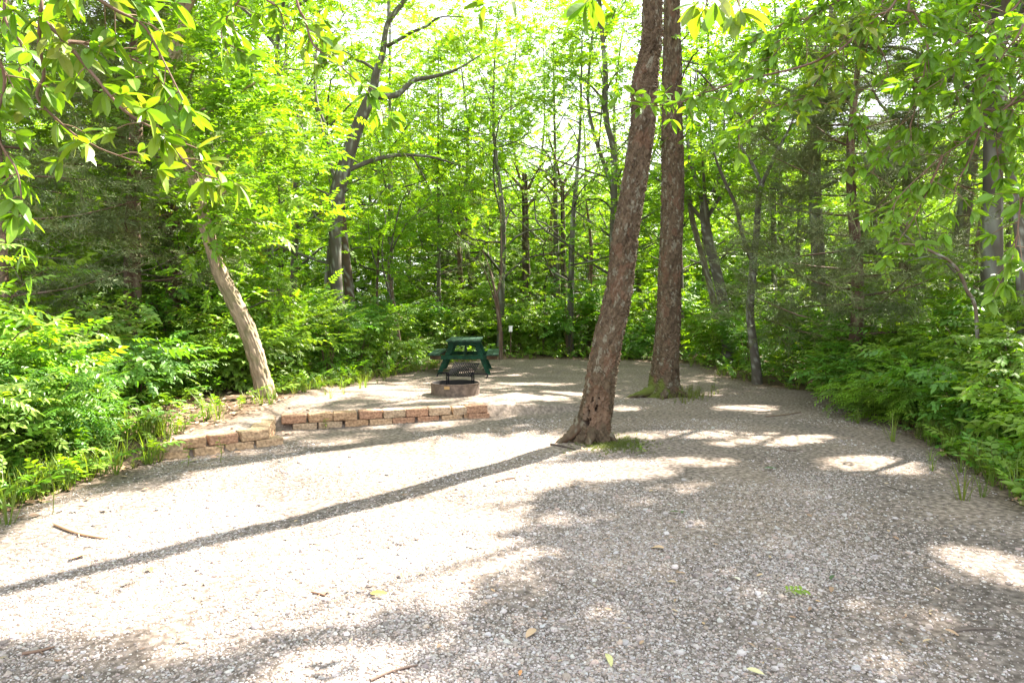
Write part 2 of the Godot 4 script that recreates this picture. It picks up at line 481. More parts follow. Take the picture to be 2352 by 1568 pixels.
# A leafy shrub of several arching stems; singly: how many of its leaves are pieces of their own
func shrub(label: String, group: String, where: Vector3, o := {}) -> Node3D:
	var t := thing("shrub", label, "shrub", where, group)
	var tall: float = o.get("tall", 1.6)
	var wide: float = o.get("wide", .8)
	var green: Color = o.get("green", GREENS.shrub)
	var size: float = o.get("size", 1.0)
	var n: int = o.get("stems", 6)
	var single: int = o.get("singly", 0)
	var buf := PackedFloat32Array()
	for i in n:
		var a := TAU * i / n + rng.randf()
		var out := Vector3(cos(a), 0, sin(a)) * wide * rng.randf_range(.35, 1.1)
		var h := tall * rng.randf_range(.45, 1.2)
		var pts := [Vector3(cos(a), -.6, sin(a)) * .06, out * .25 + Vector3.UP * h * .45, out * .65 + Vector3.UP * h * .85, out * 1.1 + Vector3.UP * h]
		chain("stem", pts, [.012, .01, .007, .003], 4, 8, 0, t, {"tone": Color(.16, .115, .075)})
		for k in o.get("per", 26):
			var u := pow(rng.randf(), .6) * .9 + .12
			var p := spline(pts, u) + Vector3(rng.randfn(), rng.randfn() * .7, rng.randfn()) * (.06 + .13 * wide)
			if p.y < .03: p.y = rng.randf_range(.03, .2)
			var d := Vector3(p.x - out.x * .3 * u, 0, p.z - out.z * .3 * u).normalized() + Vector3(rng.randfn() * .5, rng.randf_range(-.5, .5), rng.randfn() * .5)
			var col := vary(green, .3)
			if single > 0 and (p + where).length() < where.length() + .1 and rng.randf() < .5:
				single -= 9
				var b := facing(d, up_ish(.3), 1.0)
				for q in 9:
					var sg := 1.0 if q % 2 else -1.0
					var ld := (b * Vector3(.5 + .06 * q, rng.randf_range(-.3, .1), sg * (.9 if q < 8 else 0.0))).normalized()
					one_leaf(t, p + b.x * .034 * q, ld, up_ish(.4), rng.randf_range(.085, .125) * size, q % 4, M.leaf_single[rng.randi() % 3])
				continue
			row(buf, facing(d, up_ish(.6), size * rng.randf_range(.6, 1.25)), p, col)
	if buf.size(): many("foliage", S[o.get("kind", "shrub0")], buf, t)
	return t

func one_leaf(parent: Node, p: Vector3, d: Vector3, up: Vector3, long: float, shape: int, mat: Material) -> void:
	var key := "oak%d/%d" % [shape, mat.get_instance_id()]
	if not S.has(key): S[key] = (S["oak%d" % shape] as MB).commit(mat)
	var o := part("leaf", S[key], parent)
	o.transform = Transform3D(facing(d, up, long), p)

# A branch of big oval leaves reaching into the picture: twigs as given, short side twigs with whorls of leaves
func leafy_branch(t: Node3D, twigs: Array, origin: Vector3, gap: float, leaf_long: float, most: int, tones: Array, per := 5, spread := .1, from := 0.0) -> void:
	var left := most
	var rest := MB.new()
	for tw in twigs:
		var pts: Array = []
		for p in tw: pts.append(p - origin)
		var total := 0.0
		for i in pts.size() - 1: total += pts[i].distance_to(pts[i + 1])
		chain("twig", pts, [.0075, .006, .0035, .002], 6, pts.size() * 5, 0, t, {"tone": Color(.15, .10, .075)})
		var n := maxi(2, int(total / gap))
		for k in n + 1:
			var u := lerpf(from, 1.0, float(k) / n)
			var p := spline(pts, u)
			var dir := (spline(pts, minf(u + .02, 1.0)) - spline(pts, maxf(u - .02, 0.0))).normalized()
			var side := Vector3(rng.randfn(), rng.randfn() * .5 - .1, rng.randfn())
			var go := (dir * .6 + side * .9).normalized() if k < n else dir
			var tip := p + go * (rng.randf_range(.4, 1.4) * spread)
			if k < n: chain("side_twig", [p, p.lerp(tip, .5) + Vector3.UP * .008, tip], [.0028, .0022, .0014], 4, 4, 0, t, {"tone": Color(.17, .12, .08)})
			for j in per:
				var a := TAU * j / per + rng.randf() * .8
				var b := facing(go, Vector3.UP, 1.0)
				var d := (b * Vector3(rng.randf_range(.4, 1.1), cos(a) * .75, sin(a))).normalized() + Vector3.DOWN * rng.randf_range(-.1, .45)
				var o := tip - go * rng.randf_range(0.0, .5) * spread * .5
				var long := leaf_long * rng.randf_range(.5, 1.2)
				var up := (Vector3.UP * 1.0 + Vector3(rng.randfn(), 0, rng.randfn()) * .5).normalized()
				if left > 0:
					left -= 1
					one_leaf(t, o, d, up, long, rng.randi() % 4, tones[rng.randi() % tones.size()])
				else:
					leaf(rest, o, d, up, long, long * rng.randf_range(.34, .44), vary(GREENS.oak, .25), 2, rng.randf_range(.1, .35))
	if rest.v.size():
		part("foliage", rest.commit(M.leaf), t).set_meta("kind", "stuff")

# ---------------------------------------------------------------- materials
func mat(called: String, color: Color, rough: float) -> StandardMaterial3D:
	var m := StandardMaterial3D.new()
	m.resource_name = called
	m.albedo_color = color
	m.roughness = rough
	return m

func srgb(r: float, g: float, b: float) -> Color:
	return Color(r, g, b).linear_to_srgb()

func speckle(size: int, seed_: int, low: float, freq: float) -> ImageTexture:
	var a := FastNoiseLite.new()
	a.seed = seed_
	a.frequency = freq
	a.fractal_octaves = 5
	var one := a.get_seamless_image(size, size)
	a.seed = seed_ + 1
	a.noise_type = FastNoiseLite.TYPE_CELLULAR
	a.frequency = freq * 6.0
	var two := a.get_seamless_image(size, size)
	var im := Image.create(size, size, false, Image.FORMAT_RGB8)
	for y in size:
		for x in size:
			var k := low + (1.0 - low) * clampf(one.get_pixel(x, y).r * 1.1 - .05 + (two.get_pixel(x, y).r - .5) * .35, 0.0, 1.0)
			im.set_pixel(x, y, Color(k, k * lerpf(.97, 1.0, k), k * lerpf(.93, 1.0, k)))
	return ImageTexture.create_from_image(im)

func make_materials() -> void:
	M.bark = mat("bark", Color.WHITE, .92)
	M.bark.vertex_color_use_as_albedo = true
	M.bark.metallic_specular = .25
	for k in ["leaf", "needle"]:
		M[k] = mat(k, Color.WHITE, .48 if k == "leaf" else .7)
		M[k].vertex_color_use_as_albedo = true
		M[k].backlight_enabled = true
		M[k].backlight = Color(.98, 1.0, .45) if k == "leaf" else Color(.5, .52, .3)
	M.leaf_single = []
	for c in [Color(.15, .26, .03), Color(.13, .25, .035), Color(.20, .30, .04)]: M.leaf_single.append(leaf_tone(c))
	M.oak = []
	for c in [Color(.175, .29, .026), Color(.21, .31, .034), Color(.145, .255, .024), Color(.25, .29, .06), Color(.12, .235, .028)]: M.oak.append(leaf_tone(c))
	M.ground = mat("ground", Color.WHITE, .95)
	M.ground.vertex_color_use_as_albedo = true
	M.ground.metallic_specular = .2
	M.ground.albedo_texture = speckle(1024, 5, .5, .022)
	M.ground.uv1_triplanar = true
	M.ground.uv1_world_triplanar = true
	M.ground.uv1_scale = Vector3(.7, .7, .7)
	M.ground.heightmap_enabled = true
	M.ground.heightmap_scale = .4
	M.ground.heightmap_texture = M.ground.albedo_texture
	M.stone = mat("stone", Color.WHITE, .9)
	M.stone.vertex_color_use_as_albedo = true
	M.dry = mat("dry leaf", Color.WHITE, .8)
	M.dry.vertex_color_use_as_albedo = true
	M.block = []
	for c in [Color(.54, .345, .20), Color(.58, .40, .245), Color(.50, .29, .18), Color(.57, .42, .28)]:
		var m := mat("concrete block", c.linear_to_srgb(), .95)
		m.albedo_texture = speckle(256, 11, .62, .03)
		m.uv1_triplanar = true
		m.uv1_scale = Vector3(3, 3, 3)
		m.heightmap_enabled = true
		m.heightmap_scale = .4
		m.heightmap_texture = m.albedo_texture
		M.block.append(m)
		if M.block.size() > 1: m.albedo_texture = M.block[0].albedo_texture; m.heightmap_texture = m.albedo_texture
	M.paint = mat("green paint", srgb(.006, .066, .032), .55)
	M.paint.metallic_specular = .3
	M.paint.albedo_texture = speckle(256, 31, .7, .02)
	M.paint.uv1_triplanar = true
	M.paint.uv1_scale = Vector3(1.5, 1.5, 1.5)
	M.sunlit_pale = mat("worn green paint", srgb(.045, .105, .068), .6)  # same green made paler: sun glancing on the planks is put into the colour
	M.sunlit_pale.metallic_specular = .3
	M.sunlit_pale.albedo_texture = M.paint.albedo_texture
	M.sunlit_pale.uv1_triplanar = true
	M.sunlit_pale.uv1_scale = Vector3(1.5, 1.5, 1.5)
	M.wood = mat("bare wood", srgb(.14, .085, .05), .8)
	M.wood.albedo_texture = M.paint.albedo_texture
	M.wood.uv1_triplanar = true
	M.rust = mat("rusted steel", srgb(.195, .145, .112), .8)
	M.rust.albedo_texture = speckle(256, 41, .6, .02)
	M.rust.uv1_triplanar = true
	M.rust.uv1_scale = Vector3(2, 2, 2)
	M.iron = mat("black iron", srgb(.012, .012, .013), .95)
	M.iron.metallic_specular = .08
	M.ash = mat("ash and charcoal", srgb(.05, .048, .046), .95)
	M.soot = mat("soot", srgb(.022, .02, .019), .95)
	M.tin = mat("white can", srgb(.75, .75, .75), .3)
	M.tin.metallic = .2
	M.sticker = mat("yellowed sticker", srgb(.38, .24, .10), .7)

func leaf_tone(c: Color) -> StandardMaterial3D:
	var m := mat("oval leaf", c.linear_to_srgb(), .38)
	m.vertex_color_use_as_albedo = true
	m.backlight_enabled = true
	m.backlight = Color(.98, 1.0, .42)
	return m

# ---------------------------------------------------------------- the ground
func steps(marks: Array) -> PackedFloat32Array:
	var out := PackedFloat32Array()
	for i in marks.size() - 1:
		var n: int = marks[i][1]
		for k in n: out.append(lerpf(marks[i][0], marks[i + 1][0], float(k) / n))
	out.append(marks[-1][0])
	return out

func make_ground() -> void:
	var xs := steps([[-400.0, 8], [-60.0, 16], [-12.0, 40], [-4.5, 130], [4.8, 30], [12.0, 16], [60.0, 8], [400.0, 0]])
	var zs := steps([[200.0, 4], [20.0, 8], [2.0, 10], [-2.0, 130], [-10.5, 100], [-21.0, 30], [-45.0, 10], [-400.0, 0]])
	var mb := MB.new()
	for z in zs:
		for x in xs:
			var y := height(x, z)
			mb.v.append(Vector3(x, y, z))
			var e := .05
			mb.n.append(Vector3(height(x - e, z) - height(x + e, z), 2.0 * e, height(x, z - e) - height(x, z + e)).normalized())
			var open := 0.0
			for k in 6:
				var a := TAU * k / 6.0
				var r := .18 + .3 * absf(broad.get_noise_2d(x * 120.0 + k * 50.0, z * 120.0))
				if cleared(x + cos(a) * r, z + sin(a) * r): open += 1.0 / 6.0
			var sand := Color(.36, .293, .243)
			var dusty := Color(.27, .228, .20)
			var g := clampf(.5 + broad.get_noise_2d(x * 60.0, z * 60.0) * 1.2 + (5.5 + z) * .12, 0.0, 1.0)
			var c := sand.lerp(dusty, g)
			c = c * (1.0 + .22 * broad.get_noise_2d(x * 35.0 + 40.0, z * 80.0))
			var floor_ := Color(.19, .135, .09) * (1.0 + .4 * broad.get_noise_2d(x * 150.0, z * 150.0))
			mb.c.append(floor_.lerp(c, clampf(open * 1.25 - .1, 0.0, 1.0)))
	var w := xs.size()
	for j in zs.size() - 1:
		for i in w - 1:
			var a := j * w + i
			mb.idx.append_array([a, a + w, a + 1, a + 1, a + w, a + w + 1])
	# front faces run clockwise seen from above: z falls with j
	var o := part("ground", mb.commit(M.ground), self)
	o.set_meta("kind", "structure")
	tag(o, "sandy gravel clearing that runs into brown forest floor", "ground")

func stone_mesh() -> ArrayMesh:
	var mb := MB.new()
	var s := SphereMesh.new()
	s.radial_segments = 6
	s.rings = 3
	s.radius = 1.0
	s.height = 2.0
	var a := s.get_mesh_arrays()
	var seen := {}
	var v: PackedVector3Array = a[Mesh.ARRAY_VERTEX]
	for i in v.size():
		var key := Vector3i(v[i] * 100.0)
		if not seen.has(key): seen[key] = v[i] * rng.randf_range(.7, 1.2) * Vector3(1.15, .62, .85)
		mb.v.append(seen[key])
		mb.c.append(Color(1, 1, 1))
	mb.idx = a[Mesh.ARRAY_INDEX]
	return mb.commit(M.stone)

func make_gravel() -> void:
	var g := thing("gravel", "loose pale grey gravel strewn over the clearing", "gravel", Vector3.ZERO)
	g.set_meta("kind", "stuff")
	var bufs: Array = [PackedFloat32Array(), PackedFloat32Array(), PackedFloat32Array()]
	var tones := [Color(.335, .298, .276), Color(.265, .228, .208), Color(.395, .365, .348), Color(.16, .135, .122), Color(.31, .25, .215)]
	for i in 520000:
		var d := 2.15 + 10.5 * pow(rng.randf(), 1.5)
		var x := rng.randf_range(-.82, .82) * d
		if not cleared(x, -d): continue
		var p := on(x, -d)
		if p.y > .075: continue
		var q := pixel(p)
		# thick on the wheel tracks in front, thinning to bare sand by the trees and along the right-hand verge
		var share := clampf(1.05 - (d - 3.0) * .24, .03, .75) * (1.0 - smoothstep(9.5, 12.0, d)) + (.95 if d < 9.0 else .25) * broad.get_noise_2d(x * 55.0, d * 55.0)
		share *= 1.0 - .8 * smoothstep(.0, 1.3, (x - .95 - (d - 3.0) * .55))
		share *= 1.0 - .55 * smoothstep(.3, 1.6, -x - 1.0 - (d - 2.0) * .35)
		if rng.randf() > share: continue
		var r := .0030 + .0068 * pow(rng.randf(), 2.2)
		if rng.randf() < .006: r = rng.randf_range(.013, .022)
		r *= 1.0 + .05 * (d - 3.0)
		var b := Basis(Vector3.UP, rng.randf() * TAU) * Basis(Vector3.RIGHT, rng.randf_range(-.4, .4))
		row(bufs[i % 3], b.scaled(Vector3.ONE * r), p + Vector3.UP * r * rng.randf_range(-.3, .25), vary(tones[rng.randi() % 5], .15))
	for k in 3: many("stones", stone_mesh(), bufs[k], g)

# ---------------------------------------------------------------- the low wall
func block_mesh(size: Vector3, m: Material) -> ArrayMesh:
	var mb := MB.new()
	var inner := size * .5 - Vector3.ONE * .014
	var salt := rng.randf() * 100.0
	for f in 6:
		var ax := f / 2
		var sg := 1.0 if f % 2 else -1.0
		var na := Vector3.ZERO
		na[ax] = sg
		var ua := Vector3.ZERO
		ua[(ax + 1) % 3] = 1.0
		var va := na.cross(ua)
		var n := 8
		var base := mb.v.size()
		for i in n + 1:
			for j in n + 1:
				var p := (na + ua * _ease(float(i) / n) + va * _ease(float(j) / n)) * size * .5
				var q := p.clamp(-inner, inner)
				var d := (p - q).normalized()
				var bump := .004 * fine.get_noise_3d(p.x * 300.0 + salt, p.y * 300.0, p.z * 300.0) + .005 * fine.get_noise_3d(p.x * 110.0 + salt, p.y * 110.0, p.z * 110.0)
				if f == 5: bump *= 2.2
				mb.v.append(q + d * (.014 + bump))
		for i in n:
			for j in n:
				var a := base + i * (n + 1) + j
				mb.idx.append_array([a, a + 1, a + n + 1, a + 1, a + n + 2, a + n + 1])
	return mb.commit(m)

func _ease(t: float) -> float:
	return clampf((t * 8.0 - 1.0) / 6.0, 0.0, 1.0) * 1.84 - .92 if t > .01 and t < .99 else (t - .5) * 2.0

func make_wall() -> void:
	var t := thing("block_wall", "low wall of stacked tan concrete blocks with a stepped corner", "wall", Vector3(-2.64, 0, -7.24))
	var kinds: Array = []
	for k in 8: kinds.append(block_mesh(Vector3(.292 if k < 6 else .21, .104, .2), M.block[k % 4]))
	# corners of the front face, then the courses: [bottom, first offset, count]
	var runs := [[Vector2(-3.37, -6.635), Vector2(-2.62, -7.26), [[-.02, -.1, 4], [.087, .06, 3]]], [Vector2(-2.63, -7.32), Vector2(-2.86, -8.22), [[-.02, .0, 3], [.087, .04, 3]]], [Vector2(-2.82, -8.28), Vector2(-.46, -9.15), [[-.04, .13, 8], [.067, .0, 8]]]]
	for r in runs:
		var from: Vector2 = r[0]
		var d: Vector2 = (r[1] - from).normalized()
		var dir := Vector3(d.x, 0, d.y)
		var face := dir.cross(Vector3.UP) * -1.0
		if face.x < 0.0: face = -face
		for course in r[2]:
			var s: float = course[1]
			for k in course[2]:
				var mid: Vector3 = Vector3(from.x, 0, from.y) + dir * (s + .15) - face * (.1 + rng.randf_range(-.008, .012)) + Vector3.UP * (course[0] + .052 + rng.randf_range(-.006, .006) * (1.0 if course[0] > 0.0 else 0.3))
				var b := part("block", kinds[rng.randi() % 6], t)
				var z := (face + dir * rng.randf_range(-.09, .09)).normalized()
				b.transform = Transform3D(Basis(Vector3.UP.cross(z), Vector3.UP, z) * Basis(Vector3.BACK, rng.randf_range(-.015, .015)), mid - t.position)
				s += rng.randf_range(.298, .328)
	# the loose block at the near end and the red cap at the far end
	var loose := part("block", kinds[3], t)
	loose.transform = Transform3D(Basis(Vector3.UP, .62) * Basis(Vector3.BACK, .05), Vector3(-3.44, .118, -6.70) - t.position)
	var low := part("block", kinds[1], t)
	low.transform = Transform3D(Basis(Vector3.UP, .66), Vector3(-3.55, .02, -6.62) - t.position)
	var cap := part("block", block_mesh(Vector3(.29, .104, .21), M.block[2]), t)
	cap.transform = Transform3D(Basis(Vector3.UP, .33), Vector3(-.50, .125, -9.22) - t.position)
	var under := part("block", kinds[2], t)
	under.transform = Transform3D(Basis(Vector3.UP, .34), Vector3(-.47, .018, -9.21) - t.position)

# ---------------------------------------------------------------- fire ring and picnic table
func lathe(profile: Array, sides: int, m: Material) -> ArrayMesh:
	var mb := MB.new()
	for i in profile.size():
		for j in sides:
			var a := TAU * j / sides
			mb.v.append(Vector3(cos(a) * profile[i].x, profile[i].y, sin(a) * profile[i].x))
			if i:
				var k := (i - 1) * sides + j
				var l := (i - 1) * sides + (j + 1) % sides
				mb.idx.append_array([k, k + sides, l, l, k + sides, l + sides])
	return mb.commit(m)

func rod(called: String, pts: Array, r: float, m: Material, parent: Node, steps_ := 6) -> MeshInstance3D:
	var mb := MB.new()
	tube(mb, pts, [r, r], 8, (pts.size() - 1) * steps_, 0)
	mb.c.clear()
	return part(called, mb.commit(m), parent)

func make_fire_ring() -> void:
	var c := ground(1041, 912) + Vector3(0, 0, -.38)
	c.y = height(c.x, c.z)
	var t := thing("fire_ring", "rusty brown steel campfire ring with a tilted black grate", "fire ring", c)
	part("ring", lathe([Vector2(.376, -.05), Vector2(.376, .172), Vector2(.385, .176), Vector2(.385, .186), Vector2(.366, .186)], 64, M.rust), t)
	part("sooty_lining", lathe([Vector2(.366, .1855), Vector2(.3655, .17), Vector2(.3655, -.05)], 64, M.soot), t)
	part("ash_bed", lathe([Vector2(.372, -.02), Vector2(.366, .03), Vector2(.2, .05), Vector2(.001, .06)], 32, M.ash), t)
	var s := MB.new()   # the yellowed sticker on its front
	for i in 5:
		var a := 1.72 + .045 * i
		var b := a + .045
		s.quad(Vector3(cos(a) * .379, .115, sin(a) * .379), Vector3(cos(b) * .379, .115, sin(b) * .379), Vector3(cos(b) * .379, .16, sin(b) * .379), Vector3(cos(a) * .379, .16, sin(a) * .379), Color.WHITE)
	s.c.clear()
	part("sticker", s.commit(M.sticker), t)
	var hinge := .315
	for x in [-.115, .275]:
		for k in [-1, 1]:
			rod("post", [Vector3(x + k * .014, .04, .03), Vector3(x + k * .014, hinge + .01, .03)], .0105, M.iron, t, 2)
		rod("post_cap", [Vector3(x - .014, hinge + .008, .03), Vector3(x, hinge + .02, .03), Vector3(x + .014, hinge + .008, .03)], .0105, M.iron, t)
	rod("handle", [Vector3(-.115, hinge + .02, .03), Vector3(-.24, hinge + .02, .03), Vector3(-.26, hinge + .01, .04), Vector3(-.28, hinge - .04, .07)], .0105, M.iron, t)
	rod("handle", [Vector3(.275, hinge + .005, .03), Vector3(.47, hinge + .005, .03), Vector3(.50, hinge - .01, .04), Vector3(.50, hinge - .04, .06), Vector3(.48, hinge - .06, .07)], .0105, M.iron, t)
	for k in 4: part("coil", lathe([Vector2(.008, -.004), Vector2(.014, 0), Vector2(.008, .004)], 12, M.iron), t).transform = Transform3D(Basis(Vector3.BACK, -.35), Vector3(-.264 - k * .0045, hinge - .002 - k * .013, .047 + k * .008))
	var g := Node3D.new()
	g.name = "grate"
	t.add_child(g)
	g.transform = Transform3D(Basis(Vector3.UP, -.30) * Basis(Vector3.RIGHT, .50), Vector3(.08, hinge - .012, .03))
	for k in 14:
		var x := -.2 + .4 * k / 13.0
		rod("bar", [Vector3(x, 0, .02), Vector3(x, 0, -.33)], .0095, M.iron, g, 1)
	for z in [.02, -.155, -.33]: rod("cross_bar", [Vector3(-.207, -.006, z), Vector3(.207, -.006, z)], .009, M.iron, g, 1)
	var can := part("crushed_can", lathe([Vector2(.001, 0), Vector2(.026, .001), Vector2(.031, .008), Vector2(.031, .035), Vector2(.022, .055), Vector2(.031, .078), Vector2(.031, .10), Vector2(.025, .114), Vector2(.001, .115)], 20, M.tin), self)
	can.transform = Transform3D(Basis(Vector3.UP, .25) * Basis(Vector3.BACK, 1.5).scaled(Vector3(1, 1, .8)), on(c.x + .02, c.z - 2.0) + Vector3(.05, .029, 0))
	tag(can, "dented white drink can lying on the sand behind the fire ring", "can")

func board(called: String, a: Vector3, b: Vector3, wide: float, thick: float, m: Material, parent: Node, flat := Vector3.UP) -> MeshInstance3D:
	var mb := MB.new()
	var size := Vector3(a.distance_to(b), thick, wide)
	var inner := size * .5 - Vector3.ONE * .004
	# a plank with eased edges
	for s in [[Vector3(1, 0, 0), inner + Vector3(.004, 0, 0)], [Vector3(0, 1, 0), inner + Vector3(0, .004, 0)], [Vector3(0, 0, 1), inner + Vector3(0, 0, .004)]]:
		mb.box(Transform3D.IDENTITY, (s[1] as Vector3) * 2.0 - Vector3.ONE * .0008, Color.WHITE)
	mb.c.clear()
	var o := part(called, mb.commit(m), parent)
	o.transform = Transform3D(facing(b - a, flat, 1.0), (a + b) * .5)
	return o

func make_table() -> void:
	var c := Vector3(-1.06, 0, -15.55)
	c.y = height(c.x, c.z)
	var t := thing("picnic_table", "dark green painted wooden picnic table with attached benches", "picnic table", c)
	t.rotation.y = .01
	for k in 5:
		var x := -.3 + .15 * k
		board("top_plank", Vector3(x, .745, -.93 + rng.randf_range(-.006, .006)), Vector3(x, .745, .93 + rng.randf_range(-.012, .006)), .142, .038, M.sunlit_pale, t)
	for s in [-1, 1]:
		for k in 2: board("bench_plank", Vector3(s * (.56 + .135 * k), .445, -.92), Vector3(s * (.56 + .135 * k), .445, .92), .128, .038, M.sunlit_pale, t)
	for z in [-.64, .64]:
		var n := 1.0 if z > 0 else -1.0
		for s in [-1, 1]: board("leg", Vector3(s * .245, .725, z), Vector3(s * .545, -.01, z), .10, .04, M.paint, t, Vector3(0, 0, 1)).rotation
		board("top_beam", Vector3(-.345, .677, z + n * .042), Vector3(.345, .677, z + n * .042), .09, .038, M.paint, t, Vector3(0, 0, 1))
		board("bench_beam", Vector3(-.50, .378, z + n * .042), Vector3(.50, .378, z + n * .042), .092, .038, M.paint, t, Vector3(0, 0, 1))
		for s in [-1, 1]: board("beam_end", Vector3(s * .501, .378, z + n * .042), Vector3(s * .735, .378, z + n * .042), .090, .036, M.wood, t, Vector3(0, 0, 1)).set_meta("label", "bare brown beam end")
		board("brace", Vector3(.012 * n, .39, z - n * .02), Vector3(.03 * n, .72, z - n * .42), .085, .038, M.sunlit_pale, t, Vector3(1, 0, 0))
	board("middle_batten", Vector3(-.33, .707, 0), Vector3(.33, .707, 0), .085, .036, M.paint, t)

# ---------------------------------------------------------------- the trees one can tell apart
# A trunk drawn through picture points at one distance, in the frame of its base
func trace(points: Array, d: float, origin: Vector3, depth := 0.0) -> Array:
	var out: Array = []
	for k in points.size():
		out.append(at(points[k][0], points[k][1], d + depth * k / maxf(points.size() - 1, 1)) - origin)
	return out

func traced_tree(called: String, label: String, base_px: Vector2, d: float, points: Array, widths: Array, bark: int, limbs: Array, o := {}) -> Node3D:
	var where := at(base_px.x, base_px.y, d)
	where.y = height(where.x, where.z)
	var t := thing(called, label, "tree", where)
	var path := trace(points, d, where)
	path[0].y = -.12
	var rad: Array = []
	for w in widths: rad.append(w * .5 * d / FL)
	chain("trunk", path, rad, o.get("sides", 16), o.get("rings", 60), bark, t, o)
	var buf := PackedFloat32Array()
	for l in limbs:
		var pts := trace(l[0], d, where, l[1])
		var r: float = l[2] * .5 * d / FL
		chain("limb", pts, [r, r * .8, r * .55, .006], 8, pts.size() * 6, o.get("limb_bark", bark), t, {"salt": l[2]})
		var world: Array = []
		for p in pts: world.append(p + where)
		if l.size() < 4 or l[3] > 0: leafy(buf, world, .25, o.get("clumps", 9), o.get("per", 14), o.get("reach", .7), o.get("size", 1.0), o.get("green", GREENS.broad), where)
	# the crown above
	var top: Vector3 = path[-1]
	var n: int = o.get("crown_limbs", 0)
	for i in n:
		var a := i * 2.4 + 1.0
		var long: float = o.get("spread", 3.5) * rng.randf_range(.6, 1.1)
		var root := spline(path, rng.randf_range(.82, 1.0))
		var out := Vector3(cos(a), 0, sin(a)) * long
		var pts := [root, root + out * .35 + Vector3.UP * long * .4, root + out * .7 + Vector3.UP * long * .65, root + out + Vector3.UP * long * .8]
		var slim := .3 if shades(root + where, pts[3] + where) else 1.0
		chain("limb", pts, [.06 * slim, .04 * slim, .025 * slim, .006], 6, 10, bark, t)
		var world: Array = []
		for p in pts: world.append(p + where)
		leafy(buf, world, .3, o.get("crown_clumps", 12), 20, .8, 1.15, o.get("green", GREENS.broad), where)
	if buf.size(): many("crown", S[o.get("kind", "broad0")], buf, t)
	return t

